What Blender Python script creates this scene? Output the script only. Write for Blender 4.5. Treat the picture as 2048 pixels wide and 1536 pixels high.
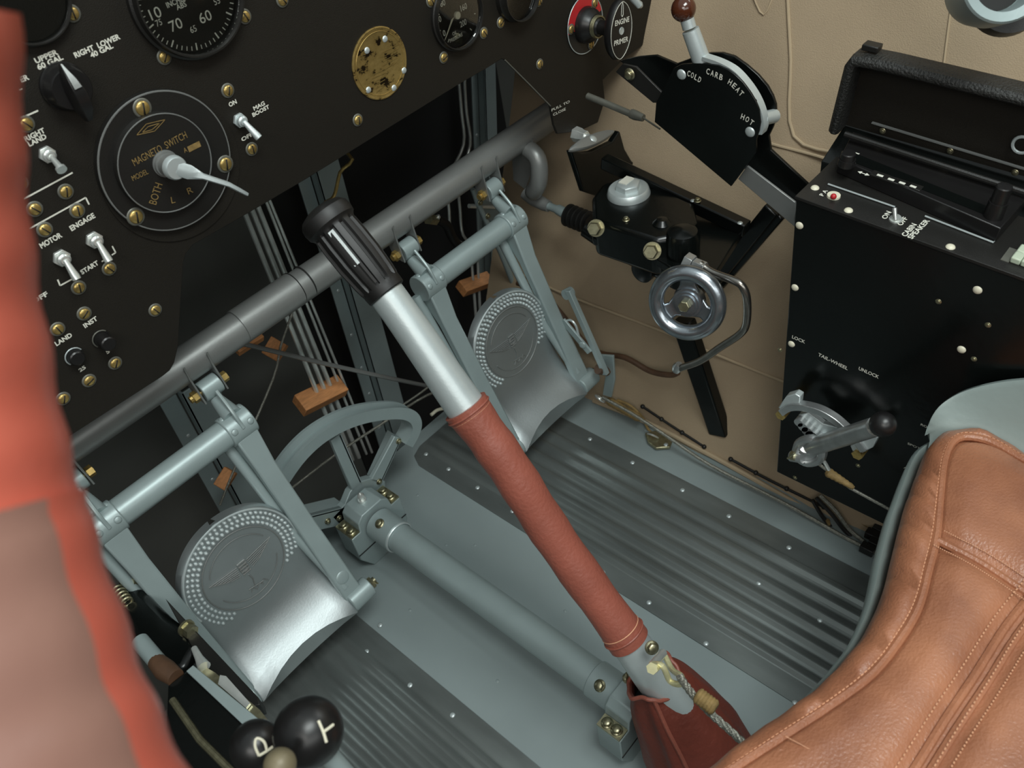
import bpy, bmesh, math, random
from mathutils import Vector as V, Matrix, Euler
random.seed(7)
for o in list(bpy.data.objects): bpy.data.objects.remove(o)
S = bpy.context.scene
COL = S.collection
pi = math.pi

# ---------------------------------------------------------------- camera
F = 1700.0
CAM = V((0, 0, 1.0))
cd = bpy.data.cameras.new('camera'); cam = bpy.data.objects.new('camera', cd); COL.objects.link(cam)
cam.location = CAM; cam.rotation_euler = Euler((0.81875, 0.14725, -0.84232), 'XYZ')
cd.sensor_fit = 'HORIZONTAL'; cd.sensor_width = 36.0; cd.lens = F / 2048 * 36.0
cd.clip_start = 0.01; cd.clip_end = 50
cd.dof.use_dof = True; cd.dof.focus_distance = 0.95; cd.dof.aperture_fstop = cd.lens / 1000 / 0.0030
S.camera = cam
MC = cam.rotation_euler.to_matrix()

# ---------------------------------------------------------------- world, lamps, exposure
w = bpy.data.worlds.new('world'); S.world = w; w.use_nodes = True
wn = w.node_tree; bg = wn.nodes['Background']
tc = wn.nodes.new('ShaderNodeTexCoord'); sp = wn.nodes.new('ShaderNodeSeparateXYZ')
rp = wn.nodes.new('ShaderNodeValToRGB')
wn.links.new(tc.outputs['Generated'], sp.inputs[0]); wn.links.new(sp.outputs['Z'], rp.inputs[0])
rp.color_ramp.elements[0].position = 0.1; rp.color_ramp.elements[0].color = (0.05, 0.045, 0.04, 1)
rp.color_ramp.elements[1].position = 0.95; rp.color_ramp.elements[1].color = (1.0, 1.12, 1.12, 1)
wn.links.new(rp.outputs[0], bg.inputs['Color']); bg.inputs['Strength'].default_value = 0.5

def area(name, loc, target, sx, sy, power, color):
    l = bpy.data.lights.new(name, 'AREA'); l.shape = 'RECTANGLE'; l.size = sx; l.size_y = sy
    l.energy = power; l.color = color
    o = bpy.data.objects.new(name, l); COL.objects.link(o); o.location = loc
    o.rotation_euler = (V(target) - V(loc)).to_track_quat('-Z', 'Y').to_euler()
    return o
# daylight falling through the open roof hatch and the side window openings, plus one added fill
area('roof_daylight', (0.30, -0.35, 2.1), (0.40, 0.50, 0.1), 0.9, 0.5, 23, (0.93, 1.0, 0.98))
area('side_daylight', (-0.9, -0.5, 1.75), (0.5, 0.6, 0.25), 0.8, 0.5, 8, (1.0, 0.97, 0.92))
area('footwell_fill', (-0.35, -1.1, 1.35), (0.40, 0.80, 0.1), 1.8, 0.5, 7, (0.98, 1.0, 0.97))  # unseen fill added low behind the camera to brighten the footwell
area('window_daylight', (1.9, 0.1, 1.75), (0.35, 0.45, 0.1), 0.8, 0.4, 5, (0.95, 1.0, 0.98))
S.view_settings.view_transform = 'Standard'; S.view_settings.look = 'None'
S.view_settings.exposure = 0.0; S.view_settings.gamma = 1.0; S.view_settings.use_curve_mapping = False

# ---------------------------------------------------------------- placing helpers (plane = point, normal)
AX = {'x': V((1, 0, 0)), 'y': V((0, 1, 0)), 'z': V((0, 0, 1))}
def PL(a, v): n = AX[a]; return (n * v, n)
def ray(px, py): return MC @ V(((px - 1024) / F, -(py - 768) / F, -1.0))
def at(px, py, pl):
    if isinstance(pl[0], str): pl = PL(*pl)
    d = ray(px, py); return CAM + d * ((pl[0] - CAM).dot(pl[1]) / d.dot(pl[1]))
def on(pts, pl): return [at(x, y, pl) for x, y in pts]
WALLN = V((1, 0, -0.45)).normalized()
WALL = (V((0.755, 0, 0)), WALLN)
YP = 0.72
PAN = ('y', YP)

# ---------------------------------------------------------------- materials
def lin(c):
    if isinstance(c, str): c = [int(c[i:i+2], 16) / 255 for i in (0, 2, 4)]
    return tuple(x / 12.92 if x <= .04045 else ((x + .055) / 1.055) ** 2.4 for x in c) + (1,)
def mat(name, col, rough=.5, metal=0, var=.12, scale=30, bump=0, bscale=200, col2=None, coat=0, spec=.5, stretch=None):
    m = bpy.data.materials.new(name); m.use_nodes = True; t = m.node_tree; b = t.nodes['Principled BSDF']
    c = lin(col); b.inputs['Roughness'].default_value = rough; b.inputs['Metallic'].default_value = metal
    b.inputs['Specular IOR Level'].default_value = spec
    if coat: b.inputs['Coat Weight'].default_value = coat; b.inputs['Coat Roughness'].default_value = .12
    co = t.nodes.new('ShaderNodeTexCoord'); src = co.outputs['Object']
    if stretch:
        mp = t.nodes.new('ShaderNodeMapping'); mp.inputs['Scale'].default_value = stretch; t.links.new(src, mp.inputs[0]); src = mp.outputs[0]
    n = t.nodes.new('ShaderNodeTexNoise'); n.inputs['Scale'].default_value = scale; n.inputs['Detail'].default_value = 5
    t.links.new(src, n.inputs['Vector'])
    r = t.nodes.new('ShaderNodeValToRGB'); r.color_ramp.elements[0].position = .3; r.color_ramp.elements[1].position = .7
    c2 = lin(col2) if col2 else tuple(x * (1 - var) for x in c[:3]) + (1,)
    c1 = c if col2 else tuple(min(1, x * (1 + var)) for x in c[:3]) + (1,)
    r.color_ramp.elements[0].color = c2; r.color_ramp.elements[1].color = c1
    t.links.new(n.outputs['Fac'], r.inputs[0]); t.links.new(r.outputs[0], b.inputs['Base Color'])
    if bump:
        n2 = t.nodes.new('ShaderNodeTexNoise'); n2.inputs['Scale'].default_value = bscale; n2.inputs['Detail'].default_value = 3
        t.links.new(co.outputs['Object'], n2.inputs['Vector'])
        bp = t.nodes.new('ShaderNodeBump'); bp.inputs['Strength'].default_value = bump; bp.inputs['Distance'].default_value = .002
        t.links.new(n2.outputs['Fac'], bp.inputs['Height']); t.links.new(bp.outputs[0], b.inputs['Normal'])
    return m
M = {}
M['floor'] = mat('floor_paint', '848f8f', .42, 0, .08, 6, .06, 60)
M['strip'] = mat('walkway_metal', '7b817f', .32, .6, .22, 25, .05, 90, stretch=(1, .25, 1))
M['paint'] = mat('grey_green_enamel', '96a4a4', .38, .25, .06, 20, .04, 300)
M['tube'] = mat('dark_silver_enamel', '858785', .40, .45, .06, 20, .05, 300)
M['alu'] = mat('polished_aluminium', 'b4bbbc', .42, .85, .06, 15, .05, 400)
M['alu2'] = mat('satin_aluminium', 'c6cfcf', .36, .5, .05, 40, .05, 500)
M['cast'] = mat('cast_aluminium', 'c0c3c3', .33, .85, .15, 40, .25, 90)
M['steel'] = mat('bright_steel', 'dde1dd', .25, .65, .1, 60)
M['brass'] = mat('aged_brass', 'bda263', .30, .75, .2, 250)
M['cad'] = mat('cadmium_steel', 'a5a083', .33, .9, .2, 200)
M['ring'] = mat('grey_washer', '6c6c64', .45, .4, .1, 100)
M['black'] = mat('satin_black_paint', '1b1a18', .42, 0, .1, 15, .12, 900)
M['panel'] = mat('panel_black', '1d1a15', .55, 0, .08, 8, .25, 1100, spec=.3)
M['gloss'] = mat('gloss_black_enamel', '0a0d0c', .24, 0, .1, 10, .1, 80, spec=.4)
M['crinkle'] = mat('crackle_black', '222220', .5, 0, .1, 30, 1.0, 420, spec=.5)
M['plastic'] = mat('black_plastic', '181717', .34, 0, .05, 20, spec=.5)
M['rubber'] = mat('black_rubber', '141312', .48, 0, .1, 30)
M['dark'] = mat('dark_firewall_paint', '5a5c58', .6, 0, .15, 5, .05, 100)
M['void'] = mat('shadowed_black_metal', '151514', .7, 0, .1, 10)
M['fabric'] = mat('beige_quilted_fabric', 'a6937a', .88, 0, .07, 9, .35, 700, spec=.2)
M['fabric2'] = mat('beige_piping', 'ae9b80', .85, 0, .05, 40, spec=.2)
M['white'] = mat('white_lettering', 'd9d8cc', .6, 0, .03, 100)
M['gold'] = mat('faded_gold_lettering', '8c7448', .5, .2, .2, 300)
M['cream'] = mat('cream_nylon', 'd8d3bd', .4, 0, .05, 100)
M['wood'] = mat('orange_wood', 'c48653', .6, 0, .2, 30, .2, 200, stretch=(1, 8, 8))
M['redleather'] = mat('red_brown_leather', '935243', .46, 0, .10, 25, .35, 260, spec=.45)
M['boot'] = mat('dark_red_boot_leather', '6d3226', .5, 0, .2, 18, .5, 160)
M['tan'] = mat('tan_leather', 'ab7253', .32, 0, .2, 16, .35, 420, col2='85543d', spec=.5)
M['thread'] = mat('tan_thread', 'cf9a78', .7, 0, .1, 100)
M['roll'] = mat('red_padded_leather', 'b75a49', .30, 0, .12, 8, .2, 60, spec=.5)
M['roll2'] = mat('faded_brown_leather', '876459', .33, 0, .15, 8, .2, 60, spec=.5)
M['red'] = mat('red_enamel', 'b3262a', .4, 0, .06, 60)
M['brownball'] = mat('brown_bakelite', '4a2414', .14, 0, .1, 60, coat=.5)
M['brown'] = mat('brown_wrapped_tube', '553d2c', .5, 0, .2, 60)
M['rope'] = mat('waxed_cord', '8c7448', .7, 0, .25, 120, .4, 300)
M['wire'] = mat('steel_cable', '9b9a90', .35, .8, .25, 400, .6, 900)
M['seatmetal'] = mat('seat_grey_paint', '8f9c99', .42, .15, .06, 10, .1, 150)
M['zinc'] = mat('yellow_zinc_steel', 'd8d2a6', .35, .5, .1, 150)
M['olive'] = mat('dull_olive_knob', '6f6650', .45, .1, .2, 60)
M['pipe'] = mat('worn_steel_pipe', '8d8983', .24, .95, .15, 80)
M['wheel'] = mat('burnished_aluminium', 'a3aab0', .24, .92, .12, 60, .08, 200)
M['key'] = mat('pale_green_key', 'b7c2ac', .5, 0, .05, 60)
def brass_plate():
    m = bpy.data.materials.new('worn_brass_badge'); m.use_nodes = True; t = m.node_tree; b = t.nodes['Principled BSDF']
    b.inputs['Metallic'].default_value = .7; b.inputs['Roughness'].default_value = .38
    co = t.nodes.new('ShaderNodeTexCoord')
    n = t.nodes.new('ShaderNodeTexNoise'); n.inputs['Scale'].default_value = 75; n.inputs['Detail'].default_value = 6; n.inputs['Roughness'].default_value = .7
    mp = t.nodes.new('ShaderNodeMapping'); mp.inputs['Scale'].default_value = (.8, 1, 1.2); mp.inputs['Location'].default_value = (.1, .2, .35)
    t.links.new(co.outputs['Object'], mp.inputs[0]); t.links.new(mp.outputs[0], n.inputs['Vector'])
    r = t.nodes.new('ShaderNodeValToRGB'); r.color_ramp.elements[0].position = .41; r.color_ramp.elements[1].position = .46
    r.color_ramp.elements[0].color = lin('2a2013'); r.color_ramp.elements[1].color = lin('a38a52')
    e = r.color_ramp.elements.new(.75); e.color = lin('bfa468')
    t.links.new(n.outputs['Fac'], r.inputs[0]); t.links.new(r.outputs[0], b.inputs['Base Color'])
    return m
M['badge'] = brass_plate()
def glass():
    m = bpy.data.materials.new('instrument_glass'); m.use_nodes = True; t = m.node_tree
    for n in list(t.nodes): t.nodes.remove(n)
    out = t.nodes.new('ShaderNodeOutputMaterial'); mx = t.nodes.new('ShaderNodeMixShader')
    a = t.nodes.new('ShaderNodeBsdfTransparent'); g = t.nodes.new('ShaderNodeBsdfGlossy'); g.inputs['Roughness'].default_value = .05
    f = t.nodes.new('ShaderNodeFresnel'); f.inputs[0].default_value = 1.35
    a.inputs[0].default_value = (.96, .97, .96, 1)
    t.links.new(f.outputs[0], mx.inputs[0]); t.links.new(a.outputs[0], mx.inputs[1]); t.links.new(g.outputs[0], mx.inputs[2]); t.links.new(mx.outputs[0], out.inputs[0])
    return m
M['glass'] = glass()

# ---------------------------------------------------------------- mesh building
def frame(n, hint=None):
    n = V(n).normalized(); h = V(hint) if hint is not None else (V((0, 0, 1)) if abs(n.z) < .9 else V((1, 0, 0)))
    u = h.cross(n)
    if u.length < 1e-6: u = V((1, 0, 0)).cross(n)
    u.normalize(); return u, n.cross(u), n
class MB:
    def __init__(s): s.bm = bmesh.new()
    def loft(s, rings, closed=True, cap=True):
        vs = [[s.bm.verts.new(p) for p in r] for r in rings]; n = len(vs[0])
        for a, b in zip(vs, vs[1:]):
            for i in range(n if closed else n - 1):
                j = (i + 1) % n
                try: s.bm.faces.new((a[i], a[j], b[j], b[i]))
                except ValueError: pass
        if cap and closed:
            for r in (vs[0], vs[-1]):
                try: s.bm.faces.new(r)
                except ValueError: pass
        return s
    def prism(s, pts, d, inset=0):
        d = V(d); return s.loft([pts, [p + d for p in pts]])
    def ring(s, c, u, v, r, seg): return [c + u * (r * math.cos(2*pi*i/seg)) + v * (r * math.sin(2*pi*i/seg)) for i in range(seg)]
    def cyl(s, a, b, r, r2=None, seg=24, cap=True):
        a, b = V(a), V(b); u, v, n = frame(b - a); r2 = r if r2 is None else r2
        return s.loft([s.ring(a, u, v, r, seg), s.ring(b, u, v, r2, seg)], cap=cap)
    def lathe(s, o, n, prof, seg=28, hint=None):
        o = V(o); u, v, n = frame(n, hint)
        return s.loft([s.ring(o + n * t, u, v, max(r, 1e-5), seg) for t, r in prof])
    def ball(s, c, r, n=(0, 0, 1), seg=24, sq=1.0):
        k = 12; return s.lathe(c, n, [(-r * sq * math.cos(pi*i/k), r * math.sin(pi*i/k)) for i in range(k + 1)], seg)
    def tube(s, path, r, seg=12, cap=True):
        P = [V(p) for p in path]; n = len(P); rr = r if isinstance(r, (list, tuple)) else [r] * n
        T = [(P[min(i+1, n-1)] - P[max(i-1, 0)]).normalized() for i in range(n)]
        u, v, _ = frame(T[0]); rings = []
        for i in range(n):
            u = (u - T[i] * u.dot(T[i])).normalized(); v = T[i].cross(u)
            rings.append(s.ring(P[i], u, v, rr[i], seg))
        return s.loft(rings, cap=cap)
    def box(s, c, hx, hy, hz, ux=(1, 0, 0), uy=(0, 1, 0), uz=(0, 0, 1)):
        c = V(c); X, Y, Z = V(ux) * hx, V(uy) * hy, V(uz) * hz
        return s.prism([c - X - Y - Z, c + X - Y - Z, c + X + Y - Z, c - X + Y - Z], Z * 2)
    def bar(s, a, b, wdir, hw, ht):
        a, b = V(a), V(b); n = (b - a).normalized(); wd = V(wdir); wd = (wd - n * wd.dot(n)).normalized(); t = n.cross(wd)
        return s.loft([[p + wd*hw*x + t*ht*y for x, y in ((-1,-1),(1,-1),(1,1),(-1,1))] for p in (a, b)])
    def hexa(s, a, b, r): return s.cyl(a, b, r, seg=6)
    def torus(s, c, n, R, r, seg=40, k=10, a0=0, a1=2*pi, hint=None):
        c = V(c); u, v, n = frame(n, hint); full = abs(a1 - a0 - 2*pi) < 1e-6; rings = []
        for i in range(seg + 1):
            a = a0 + (a1 - a0) * i / seg; d = u * math.cos(a) + v * math.sin(a)
            rings.append([c + d * (R + r * math.cos(2*pi*j/k)) + n * (r * math.sin(2*pi*j/k)) for j in range(k)])
        return s.loft(rings, cap=not full)
    def text(s, txt, p0, p1, n, h, thick=.0003, bold=.012, lift=.0003):
        cu = bpy.data.curves.new('t', 'FONT'); cu.body = txt; cu.size = 1; cu.offset = bold; cu.resolution_u = 3
        ob = bpy.data.objects.new('t', cu); COL.objects.link(ob); bpy.context.view_layer.update()
        me = bpy.data.meshes.new_from_object(ob.evaluated_get(bpy.context.evaluated_depsgraph_get()))
        bpy.data.objects.remove(ob); bpy.data.curves.remove(cu)
        xs = [v.co.x for v in me.vertices]
        if xs:
            x0, x1 = min(xs), max(xs); p0, p1, n = V(p0), V(p1), V(n).normalized()
            R = (p1 - p0); wd = R.length; R.normalize(); U = n.cross(R).normalized()
            sx = wd / (x1 - x0); sy = h / .70
            b2 = bmesh.new(); b2.from_mesh(me)
            mp = {}
            for v_ in b2.verts: mp[v_] = s.bm.verts.new(p0 + R * ((v_.co.x - x0) * sx) + U * (v_.co.y * sy) + n * lift)
            for f in b2.faces:
                try: s.bm.faces.new([mp[q] for q in f.verts])
                except ValueError: pass
            b2.free()
        bpy.data.meshes.remove(me); return s
    def line(s, a, b, n, w_, lift=.0003):
        a, b, n = V(a), V(b), V(n); d = (b - a).normalized(); t = n.cross(d) * (w_ / 2)
        o = n * lift; s.bm.faces.new([s.bm.verts.new(p) for p in (a - t + o, b - t + o, b + t + o, a + t + o)]); return s
    def build(s, name, m, parent=None, bevel=0, loc=None, ang=35, sub=0, bseg=2, hard=False):
        bm = s.bm; bmesh.ops.remove_doubles(bm, verts=bm.verts, dist=1e-6)
        bmesh.ops.recalc_face_normals(bm, faces=bm.faces)
        for f in bm.faces: f.smooth = True
        for e in bm.edges:
            if len(e.link_faces) == 2 and e.calc_face_angle(0) > math.radians(ang): e.smooth = False
        me = bpy.data.meshes.new(name)
        if parent is not None:
            r = parent
            while r.parent: r = r.parent
            off = V(r.location)
        else:
            zs = [v.co for v in bm.verts]
            off = V(loc) if loc is not None else V((sum(p.x for p in zs)/len(zs), sum(p.y for p in zs)/len(zs), min(p.z for p in zs)))
        for v in bm.verts: v.co -= off
        bm.to_mesh(me); bm.free(); me.materials.append(m if not isinstance(m, str) else M[m])
        o = bpy.data.objects.new(name, me); COL.objects.link(o)
        if parent is not None: o.parent = parent
        else: o.location = off
        if bevel:
            b = o.modifiers.new('bevel', 'BEVEL'); b.width = bevel; b.segments = bseg; b.limit_method = 'ANGLE'; b.angle_limit = math.radians(40); b.harden_normals = False
        if sub:
            b = o.modifiers.new('sub', 'SUBSURF'); b.levels = sub; b.render_levels = sub
        return o
def tag(o, label=None, cat=None, group=None, kind=None):
    if label: o['label'] = label
    if cat: o['category'] = cat
    if group: o['group'] = group
    if kind: o['kind'] = kind
    return o
def thing(name, loc, label, cat, group=None):
    o = bpy.data.objects.new(name, None); o.empty_display_size = .02; COL.objects.link(o); o.location = loc
    return tag(o, label, cat, group)
def place(me, name, parent, loc, n, m=None, hint=None):
    "a repeated small part sharing one mesh; its local +Z points along n"
    o = bpy.data.objects.new(name, me); COL.objects.link(o); r = parent
    while r.parent: r = r.parent
    u, v, n = frame(n, hint); R = Matrix((u, v, n)).transposed().to_4x4()
    o.matrix_local = Matrix.Translation(V(loc) - V(r.location)) @ R
    o.parent = parent; o.matrix_parent_inverse = Matrix.Identity(4)
    return o
def proto(fn, mats):
    "mesh with one material per piece"
    bms = []; me = bpy.data.meshes.new('p'); tot = bmesh.new()
    for i, b in enumerate(fn):
        bmesh.ops.recalc_face_normals(b.bm, faces=b.bm.faces)
        mp = {v: tot.verts.new(v.co) for v in b.bm.verts}
        for f in b.bm.faces:
            g = tot.faces.new([mp[v] for v in f.verts]); g.material_index = i; g.smooth = True
        b.bm.free()
    for e in tot.edges:
        if len(e.link_faces) == 2 and e.calc_face_angle(0) > .6: e.smooth = False
    tot.to_mesh(me); tot.free()
    for k in mats: me.materials.append(M[k])
    return me
def smooth(P, k=6):
    "Catmull-Rom through the points"
    P = [V(p) for p in P]; Q = [P[0]*2 - P[1]] + P + [P[-1]*2 - P[-2]]; out = []
    for i in range(1, len(Q) - 2):
        a, b, c, d = Q[i-1], Q[i], Q[i+1], Q[i+2]
        for j in range(k):
            t = j / k; out.append(.5*((2*b) + (c-a)*t + (2*a-5*b+4*c-d)*t*t + (3*b-a-3*c+d)*t**3))
    return out + [P[-1]]
# shared small parts
def dome(r, slot=True):
    a = MB().lathe((0,0,0), (0,0,1), [(0, r*1.28), (r*.14, r*1.26), (r*.2, r*1.05), (r*.2, .0001)], 24)
    b = MB().lathe((0,0,0), (0,0,1), [(0, r*.95)] + [(r*.2 + r*.42*math.sin(t*pi/12), r*.95*math.cos(t*pi/12)) for t in range(7)], 24)
    c = MB().box((0,0,r*.58), r*.1, r*.75, r*.06)
    return proto([a, b, c], ['ring', 'brass', 'void'])
SCREW = dome(.0052)
def rivet_me(r, m, h=.45):
    return proto([MB().lathe((0,0,0), (0,0,1), [(0, r)] + [(r*h*math.sin(t*pi/10), r*math.cos(t*pi/10)) for t in range(6)], 16)], [m])
RIV = rivet_me(.0034, 'alu2'); RIVP = rivet_me(.0042, 'paint', .5); NYL = rivet_me(.0042, 'cream', .55); FLUSH = rivet_me(.0024, 'floor', .3); PRIV = rivet_me(.0045, 'alu2', .4)
def bolt_me(r, h, m='cad'):
    return proto([MB().lathe((0,0,0), (0,0,1), [(0, r*1.35), (h*.2, r*1.35), (h*.2, .0001)], 20), MB().lathe((0,0,h*.2), (0,0,1), [(0, r), (h*.65, r), (h*.8, r*.85), (h*.8, .0001)], 6)], [m, m])
BOLT = bolt_me(.0052, .0055); BOLTS = bolt_me(.0035, .004)
# ================================================================ setting
def struct(name, b, m, parent=None, bevel=0):
    o = b.build(name, m, parent, bevel)
    if parent is None: o['kind'] = 'structure'
    return o
FY = 0.885                                     # forward edge of the floor
fl = struct('floor', MB().prism([V(p) for p in ((-.22,-.5,-.012),(.78,-.5,-.012),(.78,FY,-.012),(.12,FY,-.012),(.12,.70,-.012),(.0,.60,-.012),(-.22,.60,-.012))], (0,0,.012)), 'floor')
for px, py in ((1013,890),(1058,848),(1055,985),(855,910),(892,1090),(835,990),(950,1090),(1130,1222),(820,1220),(995,1362),(965,1000),(1315,838),(1243,780),(1180,1060),(1590,1000),(1290,860)):
    p = at(px, py, ('z', 0))
    place(FLUSH, 'rivet', fl, p, (0, 0, 1))
# right side wall: slopes outward as it rises, quilted cloth
def wallpt(y, z): return V((0.755 + .45*z, y, z))
wr = MB()
rows = []
for i in range(25):
    z = -.03 + 1.25*i/24; rows.append([wallpt(-.5 + 1.455*j/40, z) + WALLN*.004*math.sin(j*1.1 + 2*math.sin(z*7)) for j in range(41)])
back = [[p + WALLN*.03 for p in r] for r in rows]
wr.loft(rows, closed=False, cap=False)
wr.loft([back[0], rows[0]], closed=False, cap=False); wr.loft([rows[-1], back[-1]], closed=False, cap=False)
wr.loft([[r[0] for r in rows], [r[0] for r in back]], closed=False, cap=False); wr.loft([[r[-1] for r in back], [r[-1] for r in rows]], closed=False, cap=False)
wr.loft([list(reversed(r)) for r in back], closed=False, cap=False)
WR = struct('wall_right', wr, 'fabric')
def wl(pts, r=.0022, name='piping', m='fabric2', lift=.004, k=4):
    P = [at(x, y, WALL) - WALLN*lift for x, y in pts]
    return MB().tube(smooth(P, k), r, 8).build(name, m, WR)
wl([(1576,-60),(1578,0),(1584,120),(1590,272),(1700,312)])
wl([(1480,262),(1540,286),(1637,312),(1720,340)])
wl([(1909,-30),(1906,0),(1897,70),(1889,135)], .0013)
wl([(1040,545),(1143,592),(1328,662),(1430,706),(1600,775)])
wl([(1190,800),(1300,845),(1430,912),(1560,985),(1760,1100)], .004, 'hem', 'fabric2')
wl([(1500,-30),(1530,30),(1560,-40)], .0012)
def laced(a, n):
    b = MB(); P = [at(x, y, WALL) - WALLN*.004 for x, y in a]; b.tube(smooth(P, 4), .0021, 8)
    for i in range(n): 
        t = i/(n-1)*(len(P)-1); k = min(int(t), len(P)-2); q = P[k].lerp(P[k+1], t-k); b.ball(q, .0038, seg=10)
    return b.build('laced_seam', 'rubber', WR)
laced([(1288,812),(1345,850),(1411,892)], 4); laced([(1464,917),(1540,958),(1650,1012)], 4)
# firewall, plus unseen left wall and cowl deck added to block light
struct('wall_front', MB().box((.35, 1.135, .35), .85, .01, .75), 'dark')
struct('shade_sheet_1', MB().box((.80, 1.1215, .35), .27, .0025, .70), 'void')  # added black sheet, paints the shade of the open space beyond the pipes
struct('blocker_wall_left', MB().prism([V((-.22,-.5,-.03)), V((-.22,1.13,-.03)), V((-.34,1.13,.52)), V((-.34,-.5,.52))], (-.02,0,0)), 'dark')
struct('blocker_cowl', MB().box((.35, .94, 1.0), .95, .2, .01), 'dark')
fb = struct('wall_back', MB().box((.35, -.62, .35), .85, .01, .42), 'dark')
# frame channels riveted to the firewall
def channel(p0, p1, y, w0, label, rivs):
    a, b = at(*p0, ('y', y)), at(*p1, ('y', y)); r = thing('frame_channel', (b.x, y, b.z), label, 'structural post', 'frame posts in the footwell')
    d = (b - a).normalized(); t = d.cross(V((0,1,0))).normalized(); t = t if t.x > 0 else -t; f = V((0,-1,0))
    def strip(x0, x1, dz, name): MB().prism([a + t*x0 + f*dz, a + t*x1 + f*dz, b + t*x1 + f*dz, b + t*x0 + f*dz], V((0,.003,0))).build(name, 'paint', r, .0006)
    strip(-w0, -w0*.35, .0, 'flange'); strip(-w0*.3, w0, .016, 'web')
    MB().prism([a - t*w0*.3, b - t*w0*.3, b - t*w0*.3 + f*.016, a - t*w0*.3 + f*.016], t*.003).build('side_web', 'paint', r)
    for k in rivs: place(RIV, 'rivet', r, (a.lerp(b, k)) - t*w0*.65, f)
channel((628,330), (795,905), 1.06, .034, 'grey riveted frame post behind the black stick grip', (.35,.5,.62,.72,.86))
channel((365,770), (515,1055), 1.02, .040, 'grey riveted frame post above the left rudder pedal disc', (.25,.55,.8))
channel((960,120), (975,560), 1.08, .022, 'dim frame post beyond the right rudder pedal tube', (.3,.6,.8))

# ================================================================ walkway strips
def walkway(x0, x1, y0, y1, label, margin, nrib, rp, parent_pts):
    b = MB(); prof = [(x0, 0), (x0, .0016), (x0 + margin, .0016)]
    wd = (x1 - x0 - 2*margin) / nrib
    for i in range(nrib):
        s = x0 + margin + i*wd
        prof += [(s + wd*.10, .0016), (s + wd*.28, .0062), (s + wd*.62, .0062), (s + wd*.80, .0016)]
    prof += [(x1 - margin, .0016), (x1, .0016), (x1, 0)]
    rings = []
    for y, cut in ((y0, 0), (y1 - .03, 0), (y1 - .008, .010), (y1, .03)):
        rings.append([V((min(max(x, x0 + cut), x1 - cut), y, z if y < y1 - .02 else min(z, .0017))) for x, z in prof])
    b.loft(rings)
    o = b.build('walkway_strip', 'strip', None, 0, loc=((x0+x1)/2, (y0+y1)/2, 0)); tag(o, label, 'floor strip', 'ribbed walkway strips on the floor')
    for px, py in parent_pts: place(RIV, 'rivet', o, at(px, py, ('z', .0016)) , (0,0,1))
    return o
walkway(.480, .692, -.45, .86, 'ribbed grey metal walkway strip on the floor to the right of the stick', .028, 7, 0,
    [(1123,832+44),(1180,878),(1265,925),(1365,980),(1458,1032),(1578,1095),(1190,998),(1307,1040),(1382,1115),(1518,1166),(1125,931),(1270,1075),(1479,1207),(1206,1145),(1298,1205),(1412,1287),(1590,1405),(1025,1022),(955,975),(897,938),(852,908),(1092,1078),(1640,1240),(1686,1290)])
walkway(.005, .236, -.45, .80, 'ribbed grey metal walkway strip on the floor under the left pedal', .024, 9, 0,
    [(733,1303),(820,1370),(655,1375),(712,1476),(905,1430),(760,1250)])

# ================================================================ cross tube behind the panel
TY, TZ, TR = .81, .43, .0205
r = thing('cross_tube', (.3, TY, TZ), 'long dark silver cross tube running below the instrument panel', 'tube')
MB().cyl((-.10, TY, TZ-.003), (.905, TY, TZ), TR, seg=40).build('tube_body', 'tube', r)
for px in (.384, .400): MB().torus((px, TY, TZ), (1,0,0), TR, .0009, 40, 6).build('ring_seam', 'void', r)
MB().cyl((.30, TY-.001, TZ), (.383, TY-.001, TZ), TR+.0008, seg=40).build('joint_sleeve', 'tube', r)
# dark end gusset near the wall
MB().prism([V((.80, TY+.008, TZ-.09)), V((.80, TY-.016, TZ-.045)), V((.80, TY-.022, TZ+.0)), V((.80, TY+.02, TZ+.0)), V((.80,TY+.03,TZ-.08))], (.003,0,0)).build('gusset', 'tube', r)
MB().tube(smooth([(.795,TY-.012,TZ-.012),(.793,TY-.034,TZ-.025),(.788,TY-.034,TZ-.06),(.79,TY-.012,TZ-.09)],5), [.004]+[.013]*13+[.012,.006], 14).build('bent_lug', 'tube', r)

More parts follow.
